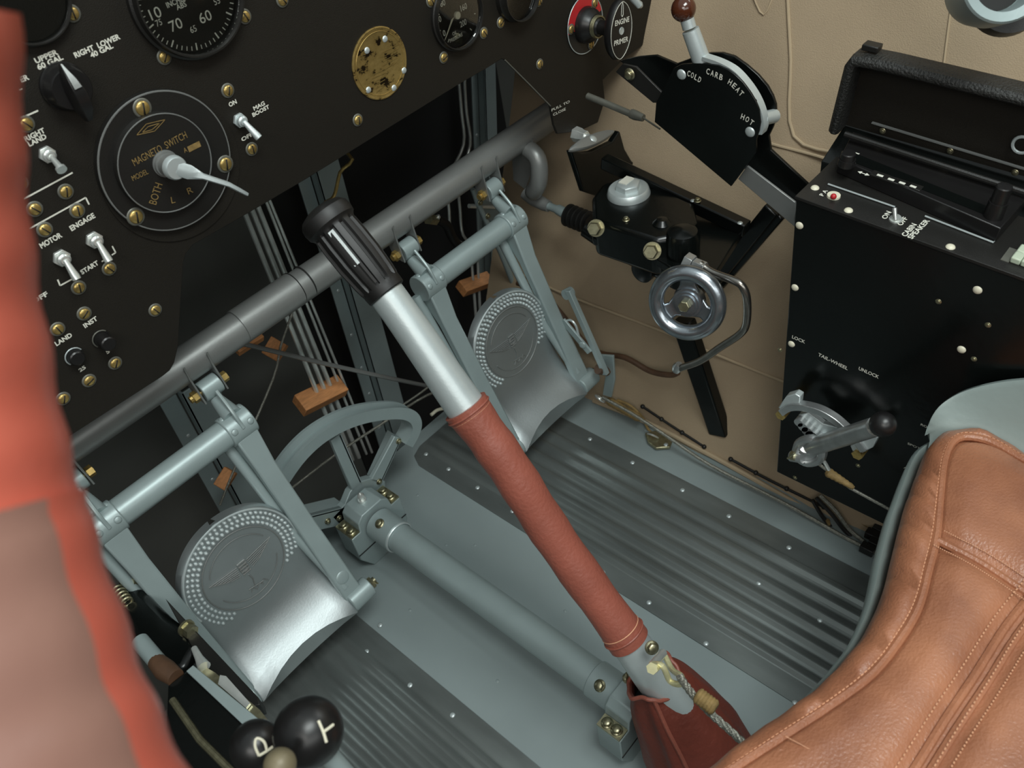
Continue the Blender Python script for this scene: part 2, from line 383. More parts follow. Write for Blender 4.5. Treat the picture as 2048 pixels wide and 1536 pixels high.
# ================================================================ rudder pedals
def pedal(xl, xr, label, side):
    PY, PZ = .660, .087; xm = (xl + xr)/2; dxm = .0
    r = thing('rudder_pedal', (xm, PY, 0.0), label, 'rudder pedal', 'rudder pedals')
    ty, tz = .766, .350                                   # carrying tube between the two arms
    MB().cyl((xl - .006, ty, tz), (xr + .002, ty, tz), .0165, seg=36).build('carrying_tube', 'paint' , r)
    c = MB(); c.lathe((xl - .0065, ty, tz), (1,0,0), [(0,.0165),(0,.013),(.010,.012),(.010,.0001)], 28); c.build('tube_end', 'paint', r)
    for x, inner in ((xl, 1), (xr, -1)):
        arm = MB()
        # collar wrapped round the tube, then flat bar to the pivot
        a = V((x, ty, tz)); b = V((x, PY + .006, PZ)); d = (b - a).normalized(); f = V((1,0,0)).cross(d).normalized(); f = f if f.y < 0 else -f
        pr = [a + d*.012, a + d*.06, a + d*.16, b]
        ws = [.0145, .0122, .0118, .0135]; ts = [.0135, .007, .006, .007]
        arm.loft([[p + V((w_*sx, 0, 0)) + f*(t_*sy) for sx, sy in ((-1,-1),(1,-1),(1,1),(-1,1))] for p, w_, t_ in zip(pr, ws, ts)])
        A = arm.build('arm', 'paint', r, .0022)
        MB().cyl((x - .017, ty, tz), (x + .017, ty, tz), .0192, seg=36).build('collar', 'paint', A, .0015)
        for sx in (-.011, .011):
            for ang in (25, 95): 
                n = V((0, -math.cos(math.radians(ang)), math.sin(math.radians(ang)))); place(RIVP, 'rivet', A, V((x + sx, ty, tz)) + n*.0189, n)
        # thin rear strut of each arm
        MB().tube([a + V((-.020,.008,-.012)), a.lerp(b,.6) + V((-.014,.012,0)), b + V((-.004,.006,.02))], .0068, 12).build('brace', 'paint', A)
        # curved hanger up to the cross tube
        h0 = V((x, ty + .004, tz + .017)); h1 = V((x + .002, TY - .014, TZ - .036))
        web = MB(); web.tube(smooth([a + V((0,-.002,.016)), a.lerp(h1, .55) + V((0,.010,.006)), h1], 6), [.0125]+[.0125-.0009*i for i in range(1,7)]+[.0075+.0005*i for i in range(6)], 16); web.build('hanger', 'paint', A)
        fin = MB(); fin.tube(smooth([a + V((0,-.018,.006)), a + V((0,-.008,.028)), h1 + V((0,-.016,.002))], 6), .0022, 8); fin.build('hanger_ridge', 'paint', A)
        MB().cyl(h1 + V((-.012,0,0)), h1 + V((.012,0,0)), .0125, seg=28).build('hinge_boss', 'paint', A, .001)
        # two thin lugs on the cross tube and their bolt
        for sx in (-.015, .015):
            q = h1 + V((sx, 0, 0)); top = V((x + sx, TY - .019, TZ + .006))
            MB().loft([[p + V((.0011*e,0,0)) for p in (q + V((0,-.010,-.010)), q + V((0,.010,-.008)), top + V((0,.022,-.012)), top, top + V((0,-.004,.006)), top + V((0,-.003,-.012)))] for e in (-1,1)]).build('lug', 'tube', A, .0004)
        bt = MB(); bt.cyl(h1 + V((-.022,0,0)), h1 + V((.024,0,0)), .0035, seg=12); bt.hexa(h1 + V((-.0225,0,0)), h1 + V((-.0165,0,0)), .0072); bt.hexa(h1 + V((.0165,0,0)), h1 + V((.0235,0,0)), .0065); bt.cyl(h1+V((-.026,0,0)), h1+V((-.0225,0,0)), .0045, seg=10)
        bt.build('hinge_bolt', 'brass', A)
        # pivot boss at the foot
        MB().cyl((x - .010, PY + .004, PZ - .002), (x + (.024 if inner < 0 else .010), PY + .004, PZ - .002), .0145, seg=28).build('pivot_boss', 'paint', A, .0015)
        if inner < 0:
            cn = MB(); cn.hexa((x + .022, PY + .004, PZ - .002), (x + .030, PY + .004, PZ - .002), .009); cn.cyl((x+.03, PY+.004, PZ-.002), (x+.034, PY+.004, PZ-.002), .005, seg=12); cn.tube([(x+.031,PY-.008,PZ+.004),(x+.031,PY+.012,PZ-.006)], .0013, 6); cn.build('castle_nut', 'cad', A)
        if inner < 0 and side == 'left': place(RIVP, 'rivet', A, b.lerp(a, .13) + f*.0065, f).scale = (2.2, 2.2, 1)
    # foot plate: rolled bottom lip, concave instep, round studded head
    C0 = V((xm, .7180, .208)); U = V((0, .0, 1)); U = V((0, .17, .985)).normalized(); R = .0765
    Nrm = V((1,0,0)).cross(U).normalized(); Nrm = Nrm if Nrm.y < 0 else -Nrm
    hw = (xr - xl)/2 - .010
    prof = []                                             # (distance along plate, half width, offset point)
    bot = [(.664,.068),(.655,.071),(.650,.078),(.653,.086),(.662,.094),(.674,.103),(.6855,.113),(.6945,.124),(.7015,.135),(.7060,.146),(.7088,.157),(.7114,.171),(.7140,.186)]
    sect = [(V((xm, y, z)), hw if z < .14 else hw*(1 - .0*z)) for y, z in bot]
    for i in range(0, 25):
        a = -8 + (90 + 8)*i/24; a = math.radians(a); sect.append((C0 + U*(R*math.sin(a)), max(R*math.cos(a), .004)))
    # blend: the shank narrows into the disc
    TT = (-.97,-.75,-.5,-.25,0,.25,.5,.75,.97)
    low = [V((xm, y, z)) for y, z in bot[2:]]; Lc = [0]
    for a_, b_ in zip(low, low[1:]): Lc.append(Lc[-1] + (b_-a_).length)
    def B(s_):
        for q_ in range(len(Lc)-1):
            if Lc[q_+1] >= s_ - 1e-9: return low[q_].lerp(low[q_+1], (s_-Lc[q_])/(Lc[q_+1]-Lc[q_]))
        return low[-1]
    rings = []
    def add_ring(fn, hwk, nn, e):
        th = .0035; X = lambda t: V((hwk*t, 0, 0))
        rings.append([fn(1) + V((-hwk-.0015,0,0)) - nn*e, fn(1) + X(-1)] + [fn(t) + X(t) + nn*(.0012 if abs(t) > .9 else .0003) for t in TT] + [fn(1) + X(1), fn(1) + V((hwk+.0015,0,0)) - nn*e,
                      fn(1) + V((hwk-.002,0,0)) - nn*e] + [fn(t) + X(t) - nn*th for t in TT[::-1]] + [fn(1) + V((-hwk+.002,0,0)) - nn*e])
    N0 = V((0,-.75,.66))
    add_ring(lambda t: V((xm, .664, .064)) + V((0,-.006,.004))*(t*t), hw, V((0,-1,0)), .003)
    for m_ in range(13):
        f0_ = lambda t, m_=m_: B(Lc[-1]*(m_/12) + .021*(1-t*t)*(1-m_/12))
        p0_, p1_ = B(max(0, Lc[-1]*(m_/12)-.002)), B(min(Lc[-1], Lc[-1]*(m_/12)+.002)); nn = V((1,0,0)).cross(p1_-p0_).normalized(); nn = nn if nn.y < 0 else -nn
        add_ring(f0_, hw, nn, .004 if m_ == 0 else .012)
    for k in range(len(bot), len(sect)):
        p, hwk = sect[k]; add_ring(lambda t, p=p: p, hwk, Nrm, .012)
    PLT = MB().loft(rings).build('foot_plate', 'alu', r, ang=42)
    E_ = C0 + Nrm*.0013
    MB().torus(E_, Nrm, R-.002, .0013, 56, 6, -.08*pi, 1.08*pi, hint=V((0,1,0))).build('rim_bead', 'alu2', PLT)
    # studs
    st = MB(); uu = V((1,0,0)); cnt = 0
    for j, (rr, a0, a1) in enumerate(((.0695, -22, 218), (.0635, -30, 224), (.0575, -36, 228), (.0530, -40, 226))):
        if j == 3: a0, a1, = 200, 226
        if j == 3: continue
        n = int((a1 - a0)*math.pi/180*rr/.0066)
        for i in range(n + 1):
            a = math.radians(a0 + (a1 - a0)*i/n + (j % 2)*2); q = E_ + uu*(rr*math.cos(a)) + U*(rr*math.sin(a)) - Nrm*.0014
            st.lathe(q, Nrm, [(0, .0023), (.0022, .0019), (.0033, .0001)], 8); cnt += 1
    so = st.build('tread_studs', 'alu2', PLT); so['kind'] = 'stuff'
    # embossed medallion: rings, pair of wings, and a propeller shape between them
    em = MB()
    em.torus(E_, Nrm, .0525, .0007, 56, 6, hint=V((0,1,0)))
    em.torus(E_ - U*.0, Nrm, .043, .0005, 56, 6, 1.12*pi, 1.9*pi, hint=V((0,1,0)))
    em.torus(E_ - U*.0, Nrm, .043, .0005, 56, 6, .15*pi, .85*pi, hint=V((0,1,0)))
    def L(x, y): return E_ + uu*x + U*y
    for s_ in (-1, 1):
        for i in range(6):
            y = .0085 - i*.0028; em.tube([L(s_*(.007+i*.0004), y), L(s_*(.044 - i*.0046), y + .0035)], .00055, 5)
        em.tube([L(s_*.044, .0120), L(s_*.021, -.0020)], .0006, 5)
    for i in range(5): em.tube([L(-.0055, .0105 - i*.0042), L(.0055, .0105 - i*.0042)], .0011, 6)
    em.torus(L(0,.001), Nrm, .0052, .0009, 20, 6); em.tube([L(0,-.011), L(.0015,-.02), L(-.001,-.03)], .0007, 5)
    for dx in (-.009,.0,.007): em.tube([L(dx,-.036), L(dx+.004,-.031), L(dx+.008,-.037)], .0006, 5)
    em.tube([L(-.010,-.029), L(.010,-.033)], .0006, 5)
    em.build('embossed_medallion', 'tube', PLT)
    return r
pedal(.060, .232, 'left rudder pedal with winged medallion, hung above the left walkway strip', 'left')
PR = pedal(.545, .711, 'right rudder pedal with studded round head, beside the beige wall', 'right')

# ================================================================ control stick
SX = .34
cen = [(1303,1345),(1258,1282),(1116,1085),(1015,930),(925,805),(812,642),(775,588),(636,416)]
sc = [at(x, y, ('x', SX)) for x, y in cen]
base, ssl, s1, s2, s3, g1, g0, gtop = sc
r = thing('control_stick', (base.x, base.y, 0.05), 'control stick with black fluted grip and red leather sleeve', 'control stick')
low = base + (base - ssl).normalized()*.055
MB().tube([low, base, ssl + (s1-ssl)*.02], [.021,.021,.0195], 32).build('socket', 'alu2', r)
MB().tube(smooth([s2, s3, g1, g0 + (gtop-g0)*.2], 5), [.0188]*6+[.0184,.018,.0176,.0172,.0168]+[.0166]*5, 36).build('tube', 'alu2', r)
lt = smooth([ssl, s1, s2, s3 + (s2-s3)*.06], 7)
n = len(lt); rr = [.0205 + .0006*math.sin(i*1.7) for i in range(n)]; rr[0] = .0222; rr[1] = .0212; rr[-1] = .0225; rr[-2] = .0216
SLV = MB().tube(lt, rr, 40).build('leather_sleeve', 'redleather', r)
for k, (a_, b_) in enumerate(((lt[0], lt[1]), (lt[-1], lt[-2]))):
    MB().torus(a_.lerp(b_, .55), b_ - a_, .0222, .0012, 36, 6).build('hem_roll', 'redleather', SLV)
    MB().torus(a_.lerp(b_, .9), b_ - a_, .0212, .0006, 36, 5).build('stitching', 'thread', SLV)
gd = (gtop - g0).normalized()
G = MB(); L_ = (gtop - g0).length
rings = []; u_, v_, n_ = frame(gd); seg = 96
for t, rad, dep in [(L_*f_, r_, d_) for f_, r_, d_ in [(0,.0172,0),(.01,.0188,0),(.06,.0192,0),(.10,.0192,0),(.13,.0200,1),(.2,.0208,1),(.4,.0222,1),(.6,.0222,1),(.74,.0215,1),(.76,.0215,0),(.78,.0225,0),(.80,.0243,0),(.86,.0252,0),(.91,.0245,0),(.955,.021,0),(.985,.014,0),(1.0,.006,0),(1.003,.0001,0)]]:
    ring = []
    for i in range(seg):
        a = 2*pi*i/seg; g = max(0, math.cos(a*12))**2
        q = rad - dep*.0024*(1 if (i % 8) in (0,1,7) else 0)
        ring.append(g0 + gd*t + u_*(q*math.cos(a)) + v_*(q*math.sin(a)))
    rings.append(ring)
G.loft(rings).build('grip', 'rubber', r, ang=30)
# silver inlay strip showing in one flute
ci = (CAM - g0).normalized(); ci = (ci - gd*ci.dot(gd)).normalized(); ci = (ci*.97 + gd.cross(ci)*-.20).normalized()
MB().bar(g0 + gd*(L_*.35) + ci*.0208, g0 + gd*(L_*.73) + ci*.0206, gd.cross(ci), .0028, .001).build('inlay_strip', 'alu2', r)
# pivot bolts at the foot of the stick
ax = (base - ssl).normalized(); side = ax.cross(V((1,0,0))).normalized()
for px, py, s_ in ((1312,1290,1.25),(1258,1350,1.1)):
    q = at(px, py, ('x', SX)); d = (q - base); d = (d - ax*d.dot(ax)).normalized()
    place(BOLT, 'bolt', r, q - d*.003 + V((-.004,0,0)), (d + V((-.4,0,.2))).normalized())
# ---- safety cable shackled to the stick
sh = at(1312, 1336, ('x', SX - .021))
r = thing('shackle_cable', sh, 'steel cable shackled to the stick foot, running under the seat', 'cable')
def q(px, py, x=.305): return at(px, py, ('x', x))
MB().tube(smooth([q(1302,1328),(q(1325,1332)),q(1340,1362),q(1362,1368),q(1362,1352,.31),q(1345,1340,.32),q(1330,1312,.33)],6), .0028, 10).build('shackle', 'zinc', r)
MB().tube([q(1303,1334,.300), q(1326,1306,.330)], .004, 12).build('shackle_pin', 'steel', r)
MB().hexa(q(1304,1337,.296), q(1309,1334,.301), .0055).build('pin_nut', 'zinc', r)
cab = smooth([q(1358,1352), q(1385,1388), q(1420,1425), q(1470,1470), q(1520,1520)], 8)
b = MB()
for k in range(3):
    P = []
    for i, p in enumerate(cab):
        a = i*.9 + k*2.1; P.append(p + V((math.cos(a)*.0018, 0, math.sin(a)*.0018)))
    b.tube(P, .0022, 7)
b.build('wire_rope', 'wire', r)
c0, c1 = q(1392,1388), q(1432,1418); wp = [c0.lerp(c1, i/14) for i in range(15)]
MB().tube(wp, [.004]+[.0068 + .0008*(i % 2) for i in range(13)]+[.005], 14).build('cord_whipping', 'rope', r)
# ---- leather boot at the foot of the stick
BX = SX; fc = at(1318, 1385, ('x', BX)); 
r = thing('stick_boot', (fc.x, fc.y, .0), 'dark red leather boot gathered round the stick foot', 'leather boot')
ctr = [fc + V((0,.006,.018)), fc + V((.003,-.004,-.006)), fc + V((.006,-.026,-.05)), fc + V((.006,-.05,-.10)), fc + V((.0,-.09,-.15))]
ctr = smooth(ctr, 5); rings = []
for i, c in enumerate(ctr):
    t = i/(len(ctr)-1); ra = .026 + .030*min(1, t*1.6) + (.003 if i == 0 else 0); seg = 72
    u2 = V((1,0,0)); v2 = V((0, .86, -.35)).normalized() 
    rings.append([c + u2*(ra*(1 + .07*math.sin(5*2*pi*j/seg + t*3) + .03*math.sin(11*2*pi*j/seg))*math.cos(2*pi*j/seg)) + v2*(ra*(1 + .06*math.sin(4*2*pi*j/seg + 1 + t*2))*math.sin(2*pi*j/seg)) + V((0,0,.010*math.sin(2*2*pi*j/seg+1)*(1-t))) for j in range(seg)])
inner = [[c_.lerp(sum(rg, V())/len(rg), .12) for c_ in rg] for rg in rings[:6]][::-1]
BT = MB().loft(inner + rings, cap=False).build('boot_leather', 'boot', r, ang=60)
rim = rings[0]; MB().tube(rim + [rim[0]], .0022, 8, cap=False).build('rolled_rim', 'redleather', BT)
sm = smooth([rings[k][44] for k in range(0, len(rings), 3)], 4); MB().tube(sm, .0024, 8).build('seam_ridge', 'redleather', BT)

# ================================================================ torque tube on the floor
TX, TTZ = .338, .070
r = thing('torque_tube', (TX, .53, 0), 'grey-green torque tube lying along the floor between two bearing blocks', 'tube')
MB().cyl((TX, .285, TTZ), (TX, .742, TTZ), .0205, seg=40).build('tube_body', 'paint', r)
MB().cyl((TX, .700, TTZ), (TX, .742, TTZ), .0235, seg=40).build('front_collar', 'paint', r, .001)
MB().torus((TX, .699, TTZ), (0,1,0), .0222, .0014, 40, 6).build('collar_lip', 'alu2', r)
MB().cyl((TX, .300, TTZ), (TX, .355, TTZ), .0228, seg=40).build('rear_collar', 'paint', r, .001)
place(BOLT, 'bolt', r, V((TX, .723, TTZ)) + V((-.35,0,.94)).normalized()*.023, (-.35,0,.94))
place(BOLT, 'bolt', r, V((TX, .338, TTZ)) + V((-.5,0,.87)).normalized()*.022, (-.5,0,.87))
def block(y0, y1, label):
    k = thing('bearing_block', (TX, (y0+y1)/2, 0), label, 'bearing block', 'bearing blocks of the torque tube')
    pr = [(-.042,.0),(-.034,.0),(-.042,.062)]
    pts = [(-.030,0),(.030,0),(.046,.030),(.046,.078),(.030,.078),(.028,.094),(.018,.103),(-.018,.103),(-.028,.094),(-.030,.078),(-.046,.078),(-.046,.030)]
    MB().prism([V((TX + x, y0, z)) for x, z in pts], (0, y1-y0, 0)).build('housing', 'paint', k, .0015)
    for s_ in (-1, 1):
        MB().box((TX + s_*.038, (y0+y1)/2, .0795), .0078, (y1-y0)/2 - .001, .0016).build('lock_plate', 'cad', k)
        for yy in (y0 + .010, y1 - .010): place(BOLT, 'bolt', k, (TX + s_*.038, yy, .081), (0,0,1))
    MB().box((TX, y0 - .0004, .040), .046, .0004, .0008).build('split_line', 'void', k)
    return k
k = block(.745, .782, 'front bearing block with grease nipple, at the sector wheel')
gn = MB(); gn.lathe((TX, .765, .103), (0,-.1,1), [(0,.006),(.005,.006),(.005,.0035),(.009,.0035),(.011,.005),(.014,.005),(.018,.0022),(.020,.0001)], 16); gn.build('grease_nipple', 'steel', k)
block(.285, .318, 'rear bearing block under the foot of the stick')

# ================================================================ sector wheel
SY = .792
r = thing('sector_wheel', (TX, SY, .07), 'grey-green grooved sector wheel with three spokes standing on the torque tube', 'sector wheel')
plS = ('y', SY)
arcpx = [(548,975),(560,952),(592,908),(630,872),(675,845),(720,829),(765,822),(797,822),(815,830),(822,845),(818,862),(806,884)]
arc = smooth([at(x, y, plS) for x, y in arcpx], 5)
sec = [(-.013,-.008),(.013,-.008),(.013,.010),(.0085,.010),(.0055,.002),(-.0055,.002),(-.0085,.010),(-.013,.010)]
rings = []; cc = V((TX, SY, .10))
for i, p in enumerate(arc):
    t = (arc[min(i+1,len(arc)-1)] - arc[max(i-1,0)]).normalized(); o = t.cross(V((0,1,0))).normalized()
    if o.dot(p - V((TX-.02, SY, .13))) < 0: o = -o
    rings.append([p + V((0, a_, 0)) + o*b_ for a_, b_ in sec])
MB().loft(rings).build('grooved_rim', 'paint', r, ang=25)
def spoke(p0, p1, w0, w1, name='spoke'):
    a, b = at(*p0, plS), at(*p1, plS); d = (b-a).normalized(); t = d.cross(V((0,1,0)))
    MB().prism([a + t*w0, b + t*w1, b - t*w1, a - t*w0], V((0,.008,0))).build(name, 'paint', r, .0012)
    MB().prism([a + t*w0*1.0, b + t*w1*1.0, b + t*(w1-.003), a + t*(w0-.003)], V((0,.03,0))).build('spoke_web', 'paint', r)
spoke((672,875), (715,975), .0085, .0095)
spoke((797,875), (752,965), .0085, .0120)
spoke((605,1052), (690,1032), .0130, .0150)
hubp = [(700,985),(716,965),(742,957),(770,962),(772,985),(785,1010),(760,1050),(715,1062),(680,1050),(665,1035),(690,1010)]
MB().prism(on(hubp, plS), (0,.012,0)).build('hub_plate', 'paint', r, .001)
for px, py in ((797,882),(758,963),(678,1036),(655,1042)): place(BOLTS, 'bolt', r, at(px, py, ('y', SY-.0005)), (0,-1,0))
# ================================================================ instrument panel
NP = V((0,-1,0)); XR = V((1,0,0)); ZU = V((0,0,1))
def pp(px, py, d=0): return at(px, py, ('y', YP - d))
r = thing('instrument_panel', (.45, YP, .59), 'large black instrument panel with white lettering and brass screws', 'instrument panel')
IP = r
edge = [(60,924),(147,868),(325,753),(340,741),(349,725),(357,690),(362,600),(367,525),(372,508),(386,490),(462,447),(600,366),(928,163),(975,136),(1003,118),(1010,120),(1060,170),(1101,212),(1108,250),(1115,268)]
E2 = [at(x, y, PAN) for x, y in edge]
E2 += [at(1160,262,PAN), at(1196,245,PAN), at(1210,200,PAN), at(1206,160,PAN), at(1250,116,PAN), at(1283,93,PAN), at(1312,62,PAN), at(1325,30,PAN), at(1331,0,PAN), V((1.02,YP,.66)), V((.98,YP,.99)), V((-.22,YP,.99)), V((-.22,YP,E2[0].z + .01))]
MB().prism(E2, V((0,.004,0))).build('panel_sheet', 'panel', r, .0008)
for x, y in [(144,27),(489,33),(328,114),(564,0),(455,181),(503,298),(52,248),(131,383),(69,418),(154,421),(89,459),(218,537),(157,575),(168,627),(310,620),(115,658),(230,726),(178,761),(126,797),(715,240),(887,115),(967,66),(1001,45),(1079,128),(1077,2),(861,2),(40,366)]:
    a_ = random.uniform(-.6, 1.4); place(SCREW, 'screw', r, pp(x, y), NP, hint=V((math.sin(a_), 0, math.cos(a_))))
LT = MB()
def tx(s, a, b, h, d=0, m=LT, bold=.035): m.text(s, pp(*a, d), pp(*b, d), NP, h*.62, bold=bold)
tx('UPPER', (72,127), (117,108), .0062); tx('60 GAL', (77,140), (127,118), .0062)
tx('RIGHT  LOWER', (151,116), (241,77), .0064); tx('40 GAL', (183,116), (227,95), .0062)
tx('LEFT  LOWER', (-28,194), (59,158), .0062); tx('40 GAL', (0,199), (45,178), .0062)
tx('RIGHT', (52,283), (91,264), .0062); tx('LAND', (59,293), (94,276), .0062)
tx('ON', (459,214), (474,206), .0062); tx('MAG', (508,221), (530,209), .0058); tx('BOOST', (506,234), (539,216), .0058); tx('OFF', (484,283), (506,271), .0058)
tx('ENGAGE', (143,462), (191,434), .0072); tx('MOTOR', (83,497), (125,473), .0072); tx('START', (164,549), (198,528), .0066)
tx('OFF', (67,608), (97,590), .0066); tx('INST', (170,656), (196,639), .0068); tx('5', (214,708), (220,704), .0056)
tx('LAND', (113,692), (145,672), .0068); tx('25', (160,744), (172,736), .0056)
tx('PULL TO', (1103,223), (1139,205), .0055, bold=0); tx('CLOSE', (1106,232), (1131,220), .0055, bold=0)
for a, b in [((203,523),(210,519)),((115,559),(120,571)),((120,571),(144,558)),((224,492),(231,505)),((231,505),(223,510)),((20,246),(76,221)),((45,399),(145,345)),((50,462),(171,395)),((171,395),(178,409))]:
    LT.line(pp(*a), pp(*b), NP, .0013)
LT.build('lettering', 'white', r)
MB().tube([pp(*p, .001) for p in ((1010,120),(1060,170),(1101,212))], .0008, 6).build('edge_bead', 'ring', r)

def gauge(px, py, R, label, depth=.010):
    c = pp(px, py); g = thing('gauge', c, label, 'gauge')
    MB().lathe(c, NP, [(0, R*1.03), (depth*.4, R*1.03), (depth*.5, R*.99), (depth, R*.97), (depth, R*.94), (depth*.55, R*.925), (depth*.3, R*.912), (0.0005,R*.905),(.0005,.0001)], 72).build('bezel', 'black', g)
    MB().lathe(c, NP, [(.001, R*.905), (.0014, R*.905), (.0014, .0001)], 64).build('dial', 'panel', g)
    return g, c
def glass_on(g, c, R, depth): MB().lathe(c, NP, [(depth*.6, .0001), (depth*.6, R*.918), (depth*.68, R*.918), (depth*.68, .0001)], 48).build('glass_pane', 'glass', g)
# manifold pressure gauge
g, c = gauge(370, -12, .0500, 'round black manifold pressure gauge at the top with 10, 70 and 60 on its dial', .012)
b = MB(); cz = .0014
def ang_of(px, py): q = pp(px, py, cz) - c; return math.atan2(q.z, q.x)
a75 = ang_of(305,50); a65 = ang_of(390,80); step = (a65 - a75)/10
for i in range(-14, 26):
    a = a75 + step*i; d = V((math.cos(a), 0, math.sin(a))); L1 = .0385 if i % 5 == 0 else .0408
    b.line(c + d*L1 + NP*cz, c + d*.0443 + NP*cz, NP, .0012 if i % 5 == 0 else .0007)
def num(s, px, py, wpx, h, d=cz, mb=None, bold=.015):
    q = pp(px, py, d); wd = wpx/1700*.86/ .95; (mb or b).text(s, q - XR*wd/2 - ZU*h/2, q + XR*wd/2 - ZU*h/2, NP, h, bold=bold)
num('10', 310, 26, 19, .0085, bold=0); num('70', 351, 49, 22, .0085, bold=0); num('60', 410, 33, 22, .0085, bold=0)
num('75', 317, 45, 10, .0050, bold=0); num('65', 386, 58, 11, .0052, bold=0); num('55', 433, 2, 11, .0052, bold=0)
num('INCHES OF', 360, -1, 50, .0042); num('ABS', 362, 11, 18, .0042)
b.build('lettering', 'white', g); glass_on(g, c, .05, .012)
# oil pressure gauge
g, c = gauge(911, 30, .0362, 'round black oil pressure gauge with a pale needle pointing to 0', .009)
b = MB()
num('40', 877, 39, 14, .0062); num('80', 885, 6, 14, .0062); num('160', 927, 14, 19, .0062); num('200', 926, 46, 19, .0062); num('0', 888, 66, 7, .0062)
num('OIL', 909, 66, 13, .0038); num('PRESSURE', 912, 75, 38, .0038); num('120', 905, -14, 19, .0062)
for i in range(9):
    a = math.radians(228 + i*4 - i*39); d = V((math.cos(a), 0, math.sin(a))); b.line(c + d*(.026 if i % 2 == 0 else .0275) + NP*cz, c + d*.0298 + NP*cz, NP, .0011)
b.build('lettering', 'white', g)
nd = MB(); t0 = pp(905,38,.003); t1 = pp(889,79,.003); nd.prism([t0 + V((-.0020,0,0)), t0 + V((.0020,0,.001)), t1 + V((.0014,0,0)), t1 + V((-.0006,0,-.001))], NP*.0006); nd.cyl(c + NP*.0015, c + NP*.004, .004, seg=16); nd.build('needle', 'cream', g)
glass_on(g, c, .0362, .009)
g, c = gauge(1027, -14, .0300, 'small round gauge at the top edge between the oil pressure gauge and red plate', .016); glass_on(g, c, .03, .016)
b = MB(); [b.line(c + V((math.cos(i*.3),0,math.sin(i*.3)))*.021 + NP*cz, c + V((math.cos(i*.3),0,math.sin(i*.3)))*.024 + NP*cz, NP, .0008) for i in range(20)]; b.build('lettering', 'white', g)
g, c = gauge(46, -4, .0325, 'dark round gauge in the top left corner beside the red padded roll', .008); glass_on(g, c, .0325, .008)

# brass badge
c = pp(759, 127); g = thing('data_plate', c, 'round worn brass plate riveted to the black instrument panel', 'plate')
MB().lathe(c, NP, [(0,.0362),(.0012,.0362),(.0016,.0350),(.0012,.0340),(.0012,.0001)], 64).build('brass_disc', 'badge', g)
for x, y in ((770,78),(734,101),(808,141),(737,180),(788,176)): place(BOLTS if 0 else RIV, 'rivet', g, pp(x, y, .0012), NP)
b = MB(); tip = pp(765,112,.0013)
for k in range(6): b.line(pp(765-22+k*2, 150+k*7, .0013), pp(765+8-k, 138+k*7, .0013), NP, .0007)
for k in range(5): b.line(pp(765, 105+k*9, .0013), pp(798-k, 88+k*9, .0013), NP, .0006)
b.torus(c + NP*.0013, NP, .0315, .0004, 48, 5); b.build('engraving', 'brass', g)

# magneto switch
c = pp(328, 322); g = thing('magneto_switch', c, 'round black magneto switch with a grey metal selector lever', 'switch')
MB().lathe(c + V((.004,0,-.010)), NP, [(0,.066),(.0015,.066),(.0015,.0001)], 72).build('mounting_ring', 'panel', g)
MB().lathe(c, NP, [(.001,.0615),(.006,.0612),(.0072,.0600),(.0072,.0001)], 80).build('flange', 'black', g)
MB().torus(c + NP*.0066, NP, .0604, .0009, 80, 6).build('flange_edge', 'tube', g)
cf = pp(333, 328, .014); MB().lathe(cf - NP*.008, NP, [(0,.0435),(.007,.0430),(.008,.0422),(.008,.0001)], 72).build('face_disc', 'black', g)
MB().torus(cf, NP, .0425, .0006, 72, 6).build('face_edge', 'tube', g)
for x, y in ((284,216),(450,328),(271,433)): place(SCREW, 'screw', g, pp(x, y, .007), NP, hint=V((.3,0,1))).scale = (1.25,1.25,1.1)
b = MB(); D = .0143
def tg(s, a, b_, h): b.text(s, pp(*a, D), pp(*b_, D), NP, h, bold=.0)
tg('MAGNETO  SWITCH', (269,332), (375,275), .0062); tg('MODEL', (266,362), (297,347), .0046); tg('BOTH', (312,410), (325,369), .0072); tg('L', (343,407), (351,405), .006); tg('R', (377,389), (387,384), .006); tg('A', (369,306), (375,303), .0045)
for a, b_ in (((273,270),(292,248)),((292,248),(330,239)),((330,239),(309,262)),((309,262),(273,270)),((284,265),(296,253)),((296,253),(319,246)),((319,246),(304,259)),((304,259),(284,265))): b.line(pp(*a, D), pp(*b_, D), NP, .0006)
b.line(pp(376,299,D), pp(400,287,D), NP, .0052)
b.build('gold_lettering', 'gold', g)
h0 = pp(331, 327, .014)
hub = MB(); hub.lathe(h0, NP, [(0,.0118),(.001,.0118),(.001,.0112),(.004,.0108),(.004,.0095),(.014,.0092),(.014,.0001)], 32); hub.build('hub', 'tube', g)
LV = MB(); hc = h0 + NP*.014; LV.lathe(hc, NP, [(0,.0106),(.004,.0102),(.0055,.009),(.006,.0001)], 32)
e1 = pp(404,352,.038); e2 = pp(455,368,.046); e3 = pp(493,388,.050)
u = (e3 - hc).normalized(); sd = u.cross(NP).normalized()
LV.loft([[p + sd*(w_*x) + NP*(t_*y) for x, y in ((-1,-.6),(-.6,-1),(.6,-1),(1,-.6),(1,.6),(.6,1),(-.6,1),(-1,.6))] for p, w_, t_ in ((hc + NP*.002, .006,.004),(hc.lerp(e1,.5),.0062,.0042),(hc.lerp(e1,.8),.0040,.0035),(e1,.0026,.0035),(e2,.0022,.0045),(e2.lerp(e3,.6),.0020,.0052),(e3,.0016,.0030))])
LV.build('selector_lever', 'alu2', g)

